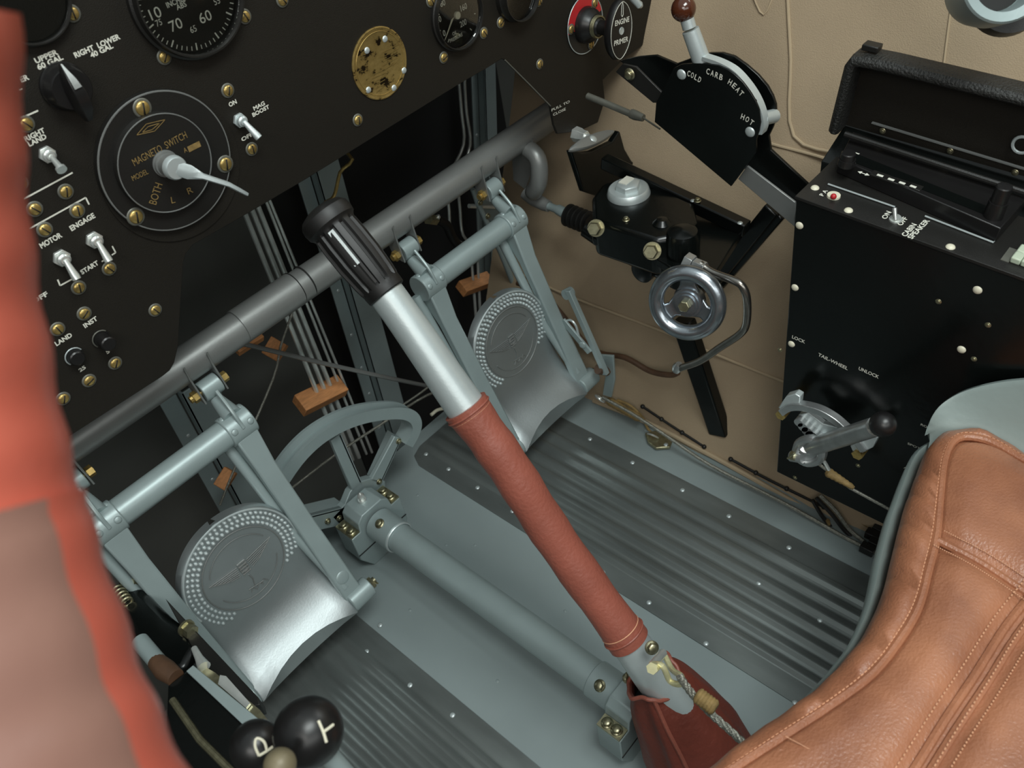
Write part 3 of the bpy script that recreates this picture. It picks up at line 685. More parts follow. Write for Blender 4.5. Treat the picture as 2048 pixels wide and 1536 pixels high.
# fuel selector knob
c = pp(127, 172); g = thing('selector_knob', c, 'black round fuel selector knob with a raised silver pointer bar', 'knob')
MB().lathe(c, NP, [(0,.0185),(.003,.0185),(.005,.0170),(.014,.0163),(.016,.015),(.016,.0001)], 48).build('knob_base', 'plastic', g)
kd = (pp(158,225,.02) - pp(118,150,.02)).normalized(); ks = kd.cross(NP).normalized(); kc = c + NP*.016
MB().loft([[kc + kd*t + ks*(w_*x) + NP*z for x, z in ((-1,0),(1,0),(.7,h_),(-.7,h_))] for t, w_, h_ in ((-.021,.0008,.003),(-.010,.005,.011),(.0,.0065,.014),(.014,.0065,.012),(.025,.003,.004))]).build('pointer_bar', 'plastic', g, .0006)
MB().loft([[kc + kd*t + ks*(w_*x) + NP*z for x, z in ((-1,z0),(1,z0),(1,z0+.0008),(-1,z0+.0008))] for t, w_, z0 in ((-.021,.0005,.0035),(-.010,.0024,.0116),(-.004,.0030,.0138))]).build('silver_pointer', 'tube', g)

# toggle switches
def toggle(px, py, tx_, ty_, label, m='steel', out=.022, r0=.0058, grp='toggle switches on the panel', shape=0):
    c = pp(px, py); g = thing('toggle_switch', c, label, 'toggle switch', grp)
    b = MB(); b.hexa(c, c + NP*.003, r0*1.18); b.build('nut', 'steel' if m != 'alu2' else 'alu2', g, .0003)
    MB().lathe(c + NP*.003, NP, [(0,r0*.85),(.004,r0*.85),(.0045,r0*.7),(.006,r0*.55),(.006,.0001)], 20).build('bushing', 'steel' if m != 'alu2' else 'alu2', g)
    t0 = c + NP*.008; t1 = pp(tx_, ty_, out)
    if shape: MB().tube([t0, t0.lerp(t1,.82), t0.lerp(t1,.86), t1], [.0020,.0028,.0042,.0042], 16).build('lever', m, g)
    else: MB().tube([t0, t0.lerp(t1,.2), t0.lerp(t1,.8), t0.lerp(t1,.97), t1], [.0024,.0026,.0036,.0036,.0022], 16).build('lever', m, g)
    return g
toggle(478, 240, 519, 277, 'pale grey toggle switch marked MAG BOOST, pointing down', 'alu2', .018)
toggle(93, 308, 124, 340, 'steel toggle switch below the words RIGHT LAND', 'steel', .022, shape=1)
toggle(187, 479, 219, 524, 'steel toggle switch below the word ENGAGE', 'steel', .016, .0064)
toggle(122, 515, 155, 560, 'steel toggle switch below the word MOTOR', 'steel', .016, .0064)
def button(px, py, label, hi):
    c = pp(px, py); g = thing('push_button', c, label, 'button', 'round push buttons on the panel')
    MB().lathe(c, NP, [(0,.0082),(.002,.0082),(.002,.0070),(.008+hi,.0068),(.009+hi,.0058),(.009+hi,.0001)], 28).build('button_body', 'plastic', g)
    MB().torus(c + NP*.0022, NP, .0080, .0006, 32, 5, .2*pi if hi else .1*pi, 1.2*pi, hint=V((0,0,1))).build('metal_rim', 'alu2' if not hi else 'ring', g)
button(147, 711, 'black round push button below the word LAND', 0)
button(201, 676, 'black round push button below the word INST', .008)

# primer selector on the right of the panel
c = pp(1169, 49); g = thing('primer_valve', c, 'black primer valve with oval handle on a red and black round plate', 'valve')
MB().lathe(c, NP, [(0,.0365),(.0012,.0365),(.0012,.0001)], 64).build('backplate', 'black', g)
seg_ = [V((math.cos(a), 0, math.sin(a))) for a in [math.radians(10 + 170*i/30) for i in range(31)]]
MB().prism([c + NP*.0012 + d*.0350 for d in seg_] + [c + NP*.0012 + d*.0215 for d in reversed(seg_)], NP*.0006).build('red_sector', 'red', g)
MB().torus(c + NP*.0014, NP, .0358, .0006, 64, 6).build('plate_edge', 'alu2', g)
for a in (170, 42, -75): d = V((math.cos(math.radians(a)),0,math.sin(math.radians(a)))); place(SCREW, 'screw', g, c + d*.0295 + NP*.0015, NP)
MB().lathe(c, NP, [(.0012,.0225),(.004,.0228),(.012,.0205),(.017,.016),(.019,.0150),(.019,.0001)], 40).build('body', 'plastic', g)
for t in (.0195, .0215, .0235): MB().torus(c + NP*t, NP, .0128, .0012, 36, 8).build('metal_ring', 'cad', g)
MB().lathe(c, NP, [(.019,.0115),(.024,.0110),(.026,.009),(.050,.009),(.050,.0001)], 28).build('shaft', 'plastic', g)
hc = c + NP*.052; tl = V((.17,0,.985)).normalized(); tr = V((.985,0,-.17))
def oval(s_, z): 
    P = []
    for i in range(48):
        a = 2*pi*i/48; ca, sa = math.cos(a), math.sin(a)
        P.append(hc + tl*(.0370*s_*sa) + tr*(.0235*s_*ca*(abs(ca)**.25)) + NP*z)
    return P
MB().loft([oval(.93,-.004), oval(1,0), oval(1,.004), oval(.95,.0065), oval(.90,.0068)]).build('oval_handle', 'plastic', g)
fp = NP*.0072; b = MB(); oo = oval(.92,.0070)
b.tube(oo + [oo[0]], .0004, 5)
def hx(x, y): return hc + tr*x + tl*y + NP*.0070
b.text('ENGINE', hx(-.0145,.0085), hx(.0150,.0085), NP, .0062, bold=.02); b.text('PRIMER', hx(-.0150,-.0150), hx(.0145,-.0150), NP, .0062, bold=.02)
tp = [hx(.0,.0165), hx(-.002,.019), hx(-.0015,.030), hx(.0,.033), hx(.0015,.030), hx(.002,.019), hx(0,.0165)]; b.tube(tp, .0004, 5)
b.build('lettering', 'white', g)
MB().lathe(hc + NP*.0066, NP, [(0,.0048),(.001,.0045),(.0004,.002),(.0004,.0001)], 20).build('centre_screw', 'alu2', g)
# small pale lever at the top edge
p0 = pp(1246,-30,.02); g = thing('small_lever', p0, 'short pale metal lever tip above the primer handle, at the top edge', 'lever')
MB().tube([pp(1225,-45,.0), p0, pp(1262,-6,.05), pp(1279,10,.055), pp(1283,13,.056)], [.004,.004,.0042,.0048,.0025], 14).build('lever_arm', 'alu2', g)
MB().cyl(pp(1225,-45,0), pp(1225,-45,.006), .008, seg=20).build('lever_base', 'black', g)

# ================================================================ pull handle and black duct under the panel's right leg
xd = .80
g = thing('pull_handle', pp(1170,268), 'lens shaped grey pull handle with chrome nut below PULL TO CLOSE', 'handle')
hp = pp(1150,268,0)
MB().lathe(hp, NP, [(0,.011),(.010,.010),(.014,.0085),(.020,.0085),(.020,.0001)], 6).build('chrome_nut', 'steel', g, .0005)
MB().cyl(hp, hp + NP*.04, .005, seg=16).build('stem', 'steel', g)
a_, b_ = pp(1138,301,.045), pp(1228,262,.045); m_ = (a_+b_)/2; dd = (b_-a_).normalized(); 
nn = (CAM - m_).normalized(); nn = (nn - dd*nn.dot(dd)).normalized(); up_ = nn.cross(dd); LL = (b_-a_).length/2
n3 = (nn*.9 + up_*.43).normalized(); u3 = n3.cross(dd)
def lens(k, z): return [m_ + dd*(LL*k*math.cos(t)) + u3*(.0080*k*math.sin(t)*abs(math.sin(t))**.3) + n3*z for t in [2*pi*i/40 for i in range(40)]]
MB().loft([lens(.9,-.004), lens(1,-.002), lens(1,.001), lens(.9,.003), lens(.6,.0038)]).build('lens_grip', 'tube', g)
place(RIV, 'screw', g, m_ + n3*.0036, n3).scale = (1.6,1.6,1.2)

# black strut running down from the panel leg to the tank
P = ('y', .70)
g = thing('black_strut', at(1180,380,P), 'thick black strut from the panel leg down to the capped tank', 'strut')
MB().prism([at(x, y, P) for x, y in ((1142,302),(1165,306),(1185,304),(1226,284),(1240,262),(1250,298),(1264,322),(1300,345),(1255,352),(1197,394),(1168,384))], (0,.010,0)).build('strut_body', 'gloss', g, .002)
# ================================================================ pipes, blocks and wires in the footwell
PY1 = .96
def rod(px, r_, y, label, name='rod', m='wire', cat='pipe', grp='thin pipes in the footwell'):
    P = [at(x, yy, ('y', y)) for x, yy in px]
    if y > .94: P = [V((P[0].x, 1.126, P[0].z + .01))] + P
    o = MB().tube(smooth(P, 4) if len(P) > 2 else P, r_, 10).build(name, m); tag(o, label, cat, grp); return o
for i, (x0, y0, x1, y1, rr_) in enumerate(((485,415,640,800,.0036),(498,405,655,795,.0036),(510,398,668,790,.0036),(525,385,683,783,.0022),(532,383,694,780,.0022))):
    k = (y1-y0)/(x1-x0)
    rod([(x0-18, y0-18*2.6),(x0,y0),(x1,y1),(x1+50,y1+125)], rr_, PY1, ['outermost left of the five steel pipes running through the large wood block','second from the left of the five steel pipes through the large wood block','middle one of the five steel pipes through the large wood block','fourth from the left of the five steel pipes through the large wood block','rightmost and thin pipe of the five through the large wood block'][i], 'steel_pipe', 'steel')
def wood(px, y, label, th=.018):
    a, b = at(*px[0], ('y', y)), at(*px[1], ('y', y)); d = (b-a); c = (a+b)/2; L = d.length/2; d.normalize(); n = V((0,-.5,.86)); n = (n - d*n.dot(d)).normalized(); t = n.cross(d)
    o = MB().box(c, L, px[2], th/2, d, t, n).build('wood_block', 'wood', None, .0012); tag(o, label, 'wood block', 'orange wooden clamp blocks'); return o
wood(((598,812),(683,770),.016), PY1, 'orange wooden block holding five pipes above the sector wheel', .02)
wood(((922,578),(978,558),.013), PY1+.04, 'orange wooden block holding two pipes above the right pedal disc')
wood(((540,715),(560,682),.013), PY1+.02, 'dull orange wooden block just below the cross tube, left of the pipes', .016)
wood(((440,975),(462,940),.010), PY1-.0, 'small orange wooden block on the frame post above the left pedal disc', .012)
wood(((470,700),(520,668),.009), PY1-.02, 'dim orange wooden block half hidden below the cross tube', .012)
# pair of pipes at the right of the grip, with a joggle
for k, (dx, lab) in enumerate(((0, 'left one of the two joggled steel pipes beyond the right pedal'), (22, 'right one of the two joggled steel pipes beyond the right pedal'))):
    rod([(914+dx*.5,110),(918+dx*.5,165),(923+dx*.45,225),(927+dx*.6,290),(896+dx,360),(898+dx,420),(904+dx,470),(938+dx*.6,500),(946+dx*.5,560),(952+dx*.4,640)], .0026, PY1+.04, lab, 'steel_pipe', 'steel', grp=None)
rod([(488,688),(640,725),(760,752),(855,772)], .0034, PY1-.04, 'long thin rod slanting from the cross tube to behind the stick', 'steel_rod', 'tube', 'rod', None)
rod([(585,625),(562,690),(545,760),(470,935),(440,1010)], .0018, PY1-.03, 'thin wire running down past the small wood blocks', 'control_wire', 'wire', 'wire', None)
rod([(930,768),(855,790),(760,850),(670,910),(585,975)], .0022, PY1-.06, 'thin control wire passing behind the sector wheel spokes', 'control_wire', 'wire', 'wire', None)
rod([(880,755),(842,785),(790,820)], .0018, PY1-.06, 'short thin control wire meeting the top of the sector wheel rim', 'control_wire', 'wire', 'wire', None)
rod([(862,830),(875,820),(892,817),(905,822)], .0028, PY1-.10, 'short white curved tube end behind the stick sleeve', 'white_tube', 'cream', 'tube', None)
rod([(697,308),(680,345),(668,392),(650,405)], .0026, PY1+.0, 'thin dull brass wire above the black stick grip', 'brass_wire', 'brass', 'wire', None)
# push rod with turnbuckle beyond the right pedal tube
g = thing('push_rod', at(1020,560,('y',.90)), 'slim grey push rod with fork end behind the right pedal', 'rod')
MB().tube([at(x, y, ('y', .90)) for x, y in ((945,378),(955,405),(1000,500),(1030,575))], [.004,.0045,.0052,.0052], 12).build('rod_body', 'paint', g)
MB().cyl(at(938,412,('y',.905)), at(1000,414,('y',.905)), .0035, seg=14).build('threaded_bolt', 'steel', g)
MB().prism([at(x, y, ('y',.93)) for x, y in ((950,395),(990,385),(1010,400),(1000,440),(965,440))], V((0,.003,0))).build('bracket', 'paint', g)
place(BOLTS, 'bolt', g, at(975,432,('y',.895)), (0,-1,0)); place(BOLTS, 'bolt', g, at(960,405,('y',.895)), (0,-1,0))
g = thing('hose_elbow', at(870,440,('y',.92)), 'dark hose elbow with a brassy fitting, left of the joggled pipes', 'hose')
MB().tube(smooth([at(x, y, ('y', .92)) for x, y in ((875,438),(893,450),(905,475),(925,500),(950,520))], 5), .0075, 14).build('hose', 'rubber', g)
MB().hexa(at(856,438,('y',.90)), at(870,440,('y',.905)), .0085).build('hex_fitting', 'cad', g); MB().ball(at(876,434,('y',.90)), .004).build('ball_end', 'steel', g)

# link rod from cross tube to the tank
X7 = .80
g = thing('actuator_rod', at(1130,415,('x',X7)), 'grey actuator rod with a black ribbed rubber boot beside the black tank', 'rod')
MB().tube([at(x, y, ('x', X7)) for x, y in ((1050,385),(1068,398),(1090,410),(1098,413))], [.010,.011,.0095,.0085], 18).build('fork_end', 'tube', g, 0)
MB().tube([at(x, y, ('x', X7)) for x, y in ((1096,412),(1112,418),(1116,419),(1142,433))], [.006,.006,.0078,.009], 18).build('rod_body', 'paint', g)
a_, b_ = at(1134,429,('x',X7)), at(1180,447,('x',X7)); dd = b_ - a_
MB().lathe(a_, dd, [(dd.length*i/20, .0135 + .0035*(1 if i % 4 in (1,2) else -1)*(1 if 0 < i < 20 else 0)) for i in range(21)], 32).build('rubber_boot', 'rubber', g)

# ================================================================ capped black tank
TXP = ('x', .76)
topz = .405
tk = thing('hydraulic_tank', at(1300,470,('z',.36)), 'glossy black tank with a round zinc hexagon cap on top', 'tank')
top = [at(x, y, ('z', topz)) for x, y in ((1183,395),(1205,365),(1262,352),(1320,372),(1388,405),(1395,440),(1370,470),(1310,480),(1186,440))]
MB().prism(top, V((0,0,-.055))).build('tank_body', 'gloss', tk, .006)
MB().prism([at(x, y, ('z', topz-.028)) for x, y in ((1180,442),(1200,420),(1420,425),(1490,453),(1428,548),(1380,560),(1305,512),(1185,475))], V((0,0,-.012))).build('mounting_flange', 'gloss', tk, .002)
cpc = at(1257,384,('z',topz+.003)); b = MB()
b.lathe(cpc - V((0,0,.006)), (0,0,1), [(0,.028),(.004,.0285),(.007,.0275),(.011,.0265),(.0125,.025),(.0125,.0001)], 48); C1 = b.build('cap', 'alu2', tk)
hx_ = MB(); hx_.lathe(cpc + V((0,0,.005)), (0,0,1), [(0,.0175),(.008,.0165),(.0095,.014),(.0095,.0001)], 6, hint=V((.6,.8,0))); hx_.build('hexagon', 'alu2', C1, .0008)
MB().box(cpc + V((.002,.004,.0150)), .009, .006, .0006).build('white_label', 'white', C1)
MB().lathe(cpc - V((0,0,.010)), (0,0,1), [(0,.031),(.006,.0305),(.006,.0001)], 48).build('filler_neck', 'gloss', tk)
# vertical cylinder lump on the tank
b = MB(); cl = at(1365,468,('z',topz+.0)); b.lathe(cl - V((0,0,.07)), (0,0,1), [(0,.021),(.066,.021),(.074,.018),(.078,.011),(.079,.0001)], 36); b.build('cylinder_boss', 'gloss', tk)
cl2 = at(1322,448,('z',topz)); MB().lathe(cl2 - V((0,0,.02)), (.1,0,1), [(0,.012),(.020,.012),(.026,.007),(.027,.0001)], 24).build('small_boss', 'gloss', tk)
for px, py, zz in ((1395,402,0),(1252,440,0)): place(BOLTS, 'bolt', tk, at(px, py, ('z', topz)), (0,0,1))
for px, py, lab in ((1190,457,0),(1303,503,0)):
    q = at(px, py, ('x', .69)); b = MB(); n7 = V((-.75,-.35,.45)).normalized()
    b.lathe(q - n7*.006, n7, [(0,.0095),(.003,.0095),(.003,.0085),(.014,.0085),(.0155,.0075),(.0155,.0001)], 6); b.lathe(q - n7*.008, n7, [(0,.011),(.003,.011),(.003,.0001)], 24); b.build('hex_bolt', 'cad', tk)
# rails carrying the tank
g = thing('black_rail', at(1330,420,('x',.79)), 'long black rail behind the capped tank, from strut to slanting bar', 'rail')
a0_, a1_ = at(1208,322,('x',.81)), at(1494,458,('x',.81)); MB().bar(a0_, a1_, (1,0,0), .008, .009).build('rail_bar', 'gloss', g, .002)
for t in (.66,.97): place(RIV, 'rivet', g, a0_.lerp(a1_, t) + V((-.006,0,.009)), (0,0,1))
g = thing('black_rail', at(1300,520,('x',.775)), 'black lower rail under the capped tank, ending at the handwheel', 'rail')
MB().tube([at(1172,458,('x',.775)), at(1230,498,('x',.775)), at(1330,545,('x',.775)), at(1372,560,('x',.775))], .012, 12).build('rail_bar', 'gloss', g)
MB().lathe(at(1290,538,('x',.765)), (-1,0,.1), [(0,.017),(.008,.017),(.010,.014),(.010,.0001)], 28).build('rail_foot', 'gloss', g)
g = thing('black_rail', at(1460,500,('x',.83)), 'black slanting double bar crossing the beige wall right of the tank', 'rail')
MB().bar(at(1548,415,('x',.83)), at(1430,560,('x',.83)), (1,0,0), .008, .010).build('rail_bar', 'gloss', g, .002)
MB().bar(at(1566,428,('x',.84)), at(1440,575,('x',.84)), (1,0,0), .008, .005).build('rail_bar', 'gloss', g, .002)
g = thing('black_strut', at(1440,880,('x',.77)), 'black square strut running from the handwheel down to the wall base', 'strut')
MB().bar(at(1366,640,('x',.775)), at(1441,866,('x',.775)), (0,1,0), .0155, .010).build('strut_body', 'gloss', g, .003)
MB().prism([at(x, y, ('x', .772)) for x, y in ((1428,862),(1448,862),(1440,905),(1432,922),(1412,918),(1422,890))], V((.004,0,0))).build('foot_strap', 'fabric2', g)

# ================================================================ handwheel valve
vn = V((-.93,-.26,.30)).normalized(); vc = at(1374, 606, ('x', .665))
g = thing('handwheel', vc, 'polished round handwheel with hex nut, in front of the beige wall', 'handwheel')
R_ = .0372
MB().torus(vc, vn, R_, .0093, 64, 18).build('rim', 'wheel', g)
b = MB(); b.lathe(vc - vn*.014, vn, [(0,.011),(.004,.020),(.010,.0185),(.014,.0175),(.014,.0145),(.017,.0140),(.017,.0115),(.020,.0112),(.020,.0001)], 40); b.build('hub', 'wheel', g)
u9, v9, _ = frame(vn)
for k in range(3):
    a = math.radians(95 + k*120); d = u9*math.cos(a) + v9*math.sin(a); t = vn.cross(d)
    MB().loft([[vc + d*rd + t*(w_*x) - vn*dz + vn*(.003*y) for x, y in ((-1,-1),(1,-1),(1,1),(-1,1))] for rd, w_, dz in ((.012,.014,.006),(.022,.009,.006),(.034,.012,.003))]).build('web', 'wheel', g, .002)
MB().lathe(vc + vn*.006, vn, [(0,.0072),(.007,.0072),(.008,.0060),(.008,.0001)], 6).build('hex_nut', 'cad', g, .0004)
MB().cyl(vc - vn*.014, vc - vn*.05, .009, seg=24).build('valve_stem', 'gloss', g)
g = thing('bent_pipe', at(1490,600,('x',.755)), 'bent steel pipe looping from the tank fitting round the handwheel', 'pipe')
X8 = ('x', .70)
MB().tube(smooth([at(x, y, X8) for x, y in ((1400,528),(1425,545),(1470,562),(1486,575),(1494,600),(1493,645),(1480,668),(1440,695),(1400,722),(1358,737))], 5), .0048, 14).build('pipe', 'pipe', g)
MB().hexa(at(1371,520,X8), at(1386,528,X8), .0105).build('hex_nut', 'cast', g, .0004); MB().hexa(at(1388,529,X8), at(1410,538,X8), .0085).build('hex_fitting', 'cast', g, .0004)
MB().lathe(at(1356,734,X8), V((0,-.4,1)), [(-.008,.006),(.0,.0075),(.006,.005),(.006,.0001)], 12).build('end_fitting', 'cast', g)
o = MB().tube(smooth([at(x, y, ('x', .775)) for x, y in ((1035,566),(1090,590),(1180,695),(1250,715),(1300,742),(1340,750),(1356,745))], 5), .0045, 10).build('wrapped_pipe', 'brown'); tag(o, 'dark brown wrapped pipe running along the beige wall behind the right pedal', 'pipe')
# cable and fitting at the right pedal foot, along the wall base
g = thing('rudder_cable', at(1300,830,('x',.752)), 'cord-whipped rudder cable running aft along the wall base from the right pedal', 'cable')
b = MB(); b.tube(smooth([at(x, y, ('x', .728)) for x, y in ((1205,795),(1262,826),(1330,870),(1420,930),(1560,1002),(1640,1046),(1700,1080),(1780,1118))], 4), .0026, 8); b.build('wire_rope', 'wire', g)
b = MB(); P_ = [at(1215,800,('x',.742)).lerp(at(1282,838,('x',.742)), i/16) for i in range(17)]; b.tube(P_, [.0045]+[.0066+.0009*(i%2) for i in range(15)]+[.004], 12); b.build('cord_whipping', 'rope', g)
MB().torus(at(1200,797,('x',.737)), (.7,-.2,.6), .0085, .0022, 24, 8).build('shackle', 'steel', g)
MB().torus(at(1306,872,('x',.735)), (.8,.1,.5), .009, .0016, 24, 8).build('safety_clip', 'steel', g)
MB().tube(smooth([at(x, y, ('x', .748)) for x, y in ((1235,800),(1262,812),(1285,835),(1296,858),(1310,870))], 4), .0022, 8).build('lashing', 'rope', g)
MB().prism([at(x, y, ('z', .004)) for x, y in ((1290,870),(1325,862),(1345,885),(1340,898),(1312,900),(1296,888))], V((0,0,.005))).build('floor_bracket', 'cad', g, .001); place(RIV, 'rivet', g, at(1332,889,('z',.009)), (0,0,1))
g = thing('pedal_bracket', at(1215,740,('x',.735)), 'small grey bracket with a pin at the foot of the right pedal arm', 'bracket')
MB().prism([at(x, y, ('x', .735)) for x, y in ((1196,710),(1226,712),(1229,760),(1222,795),(1205,790),(1212,740))], V((.004,0,0))).build('bracket_plate', 'paint', g, .0008)
MB().cyl(at(1196,738,('x',.72)), at(1214,742,('x',.735)), .008, seg=18).build('pin', 'brown', g)
# brake lever links on the right pedal
MB().bar(at(1137,580,('x',.725)), at(1212,748,('x',.725)), (1,0,0), .004, .005).build('brake_link', 'paint', PR, .001)
MB().cyl(at(1130,590,('x',.722)), at(1143,583,('x',.735)), .008, seg=20).build('link_pivot', 'paint', PR)
MB().tube(smooth([at(x, y, ('x', .722)) for x, y in ((1127,645),(1140,640),(1152,652),(1160,680),(1170,690))], 4), .0018, 8).build('return_spring_wire', 'alu2', PR)
MB().bar(at(1125,640,('x',.720)), at(1180,705,('x',.720)), (1,0,0), .002, .006).build('link_plate', 'paint', PR, .0008)
place(RIVP, 'rivet', PR, at(1165,690,('x',.716)), (-1,-.2,.1)).scale = (1.4,1.4,1.2)
# loose wiring near the console foot
g = thing('wire_bundle', at(1700,1060,('x',.75)), 'tangle of small wires and connectors on the floor below the console', 'wires')
for k, (pts, m_) in enumerate((([(1632,995),(1665,1030),(1690,1062),(1720,1090)],'rubber'),([(1640,990),(1672,1022),(1700,1060),(1730,1085)],'wire'),([(1655,1040),(1668,1075),(1700,1088),(1740,1110)],'rope'),([(1625,1000),(1650,1040),(1690,1080),(1735,1100)],'rubber'))):
    MB().tube(smooth([at(x, y, ('x', .738)) for x, y in pts], 5), .0028, 8).build('wire', m_, g)
for x, y in ((1745,1070),(1752,1088),(1735,1098),(1760,1060)): MB().box(at(x, y, ('z', .01)), .006, .009, .006).build('connector', 'black', g, .001)
MB().box(at(1715,1055,('x',.76)), .002, .022, .014).build('brown_tag', 'rope', g)

# ================================================================ carburettor heat control
X2, X3 = .75, .785
g = thing('carb_heat_control', at(1420,250,('x',X2)), 'black quadrant plate lettered CARB HEAT with COLD and HOT ends', 'control quadrant')
fpl = ('x', X2); bpl = ('x', X3)
MB().prism(on(smooth([V((x, y, 0)) for x, y in ()], 1) if 0 else [(1347,137),(1362,129),(1390,127),(1415,128),(1437,131),(1455,139),(1469,149),(1486,165),(1500,184),(1511,202),(1518,220),(1521,245),(1518,262),(1512,280),(1512,306),(1462,373),(1309,244),(1312,206)], fpl), V((.003,0,0))).build('front_plate', 'gloss', g, .0005)
MB().prism(on([(1240,122),(1275,114),(1312,111),(1352,128),(1395,112),(1420,106),(1444,106),(1468,113),(1492,130),(1515,150),(1534,172),(1545,192),(1551,210),(1552,236),(1545,256),(1537,272),(1541,300),(1625,378),(1640,440),(1600,440),(1480,330),(1400,250),(1310,190)], bpl), V((.004,0,0))).build('back_plate', 'gloss', g, .0006)
arcp = smooth([at(x, y, ('x', X2+.006)) for x, y in ((1408,119),(1440,130),(1468,146),(1492,172),(1510,200),(1521,228),(1524,252),(1520,266))], 5)
MB().loft([[p + V((dx, 0, 0)) + (p - at(1400,260,('x',X2+.006))).normalized()*dz for dx, dz in ((-.004,.0005),(-.004,.0045),(.006,.0045),(.006,.0005))] for p in arcp]).build('metal_arc', 'alu2', g)
MB().tube([at(1523,238,('x',X2+.01)), at(1548,232,('x',X3)), ], [.0075,.0075], 14).build('spacer', 'alu2', g)
b = MB(); b.tube([at(1413,150,('x',X2+.012)), at(1402,118,('x',X2+.010)), at(1381,60,('x',X2+.008))], [.0095,.0095,.0090], 24); b.build('lever_tube', 'alu2', g)
b = MB(); b.tube([at(1379,56,('x',X2+.008)), at(1374,38,('x',X2+.008))], .0072, 20); b.build('lever_neck', 'alu2', g)
MB().ball(at(1367,18,('x',X2+.008)), .0128, seg=32).build('knob', 'brownball', g)
b = MB(); nX = V((-1,0,0))
def arctext(mb, s, pts, h, pl, n):
    P = smooth([at(x, y, pl) for x, y in pts], 12); L = [0]
    for a, c_ in zip(P, P[1:]): L.append(L[-1] + (c_-a).length)
    def f(t):
        t *= L[-1]
        for i in range(len(L)-1):
            if L[i+1] >= t: return P[i].lerp(P[i+1], (t-L[i])/max(L[i+1]-L[i], 1e-9))
        return P[-1]
    k = len(s)
    for i, ch in enumerate(s):
        if ch == ' ': continue
        w_ = .36 if ch == 'I' else .74
        mb.text(ch, f((i+.5-w_/2)/k), f((i+.5+w_/2)/k), n, h, bold=.02)
arctext(b, 'COLD', [(1373,150),(1387,157),(1401,166)], .0062, fpl, nX)
arctext(b, 'CARB HEAT', [(1411,146),(1436,157),(1460,170),(1483,194)], .0062, fpl, nX)
arctext(b, 'HOT', [(1480,236),(1493,243),(1505,252)], .0062, fpl, nX)
b.build('lettering', 'white', g)
for x, y in ((1363,149),(1500,264)):
    q_ = at(x, y, fpl); place(RIV, 'rivet', g, q_, nX).scale = (1.7,1.7,1.5)
MB().prism(on([(1231,144),(1245,128),(1272,134),(1328,190),(1320,206),(1306,206)], ('x', X2+.008)), V((.003,0,0))).build('mounting_strap', 'black', g, .0006)
place(BOLT, 'bolt', g, at(1260,148,('x',X2+.006)), nX)
MB().prism(on([(1494,332),(1590,405),(1592,420),(1588,438),(1594,458),(1476,358)], ('x', X2+.012)), V((.003,0,0))).build('rear_strap', 'tube', g, .0006)
o = MB().tube([at(x, y, ('x', .80)) for x, y in ((1175,192),(1200,202),(1262,228))], .0042, 12); o.tube([at(x, y, ('x', .80)) for x, y in ((1262,227),(1270,230),(1287,236))], [.0058,.0062,.0045], 12); o.tube([at(1287,236,('x',.80)), at(1320,258,('x',.79))], .0012, 6)
tag(o.build('control_sheath', 'ring'), 'thin grey control cable sheath left of the CARB HEAT plate', 'cable')

# ================================================================ console with lid
CX = .70
g = thing('side_console', at(1640,960,('x',CX)), 'big black side console lettered TAILWHEEL with a radio in its top', 'console')
CN = g
A = at(1592,397,('x',CX)); B = at(2047,561,('x',CX)); D1 = at(1553,944,('x',CX))
dT = (B - A).normalized(); A_ext = A + dT*.62
D2 = V((CX, A_ext.y, D1.z - .012))
depth = .17
pts = [A, A_ext, D2, D1]
bk = [V((.755 + .45*p_.z - .008, p_.y, p_.z)) for p_ in pts]; bk[0].x = bk[1].x = CX + depth
MB().loft([pts, bk]).build('cabinet', 'gloss', g, .0015)
TNrm = V((1,0,0)).cross(dT); TNrm = TNrm if TNrm.z > 0 else -TNrm; TNrm.normalize()
TOP = (A + TNrm*.0035, TNrm)
def tp(px, py, d=0): return at(px, py, (TOP[0] + TNrm*d, TNrm))
MB().prism([A + V((-.0015,.001,0)) , A_ext + V((-.0015,0,0)), A_ext + V((.155,0,0)), A + V((.155,.001,0))], TNrm*.0035).build('top_plate', 'black', g, .0006)
for x, y in ((1630,376),(1697,421),(1901,494)): place(NYL, 'nylon_screw', g, tp(x, y), TNrm)
nXf = V((-1,0,0))
for x, y in ((1599,451),(1590,575),(1583,688),(1955,580),(1923,699)): place(NYL, 'nylon_screw', g, at(x, y, ('x', CX)), nXf)
for x, y in ((1877,603),(1976,650),(1948,718),(1560,700),(1716,931),(1590,955)): place(BOLTS, 'screw', g, at(x, y, ('x', CX)), nXf).scale = (.6,.6,.4)
b = MB()
cxp = ('x', CX)
def ct(s, a, c_, h): b.text(s, at(*a, cxp), at(*c_, cxp), nXf, h, bold=.02)
ct('LOCK', (1584,676), (1610,687), .0046); ct('TAIL-WHEEL', (1636,711), (1695,740), .0046); ct('UNLOCK', (1717,739), (1757,757), .0046)
ct('ROCK', (1841,850), (1868,862), .003); ct('SPOT', (1815,888), (1840,899), .003); ct('AUX', (1807,936), (1825,944), .003)
def tt(s, a, c_, h): b.text(s, tp(*a), tp(*c_), TNrm, h, bold=.02)
tt('P A', (1646,393), (1656,382), .0042); tt('ON', (1772,439), (1783,425), .0048); tt('OFF', (1803,452), (1816,437), .0048)
tt('CABIN', (1812,474), (1834,450), .0050); tt('SPEAKER', (1824,479), (1860,442), .0050)
b.build('lettering', 'white', g)
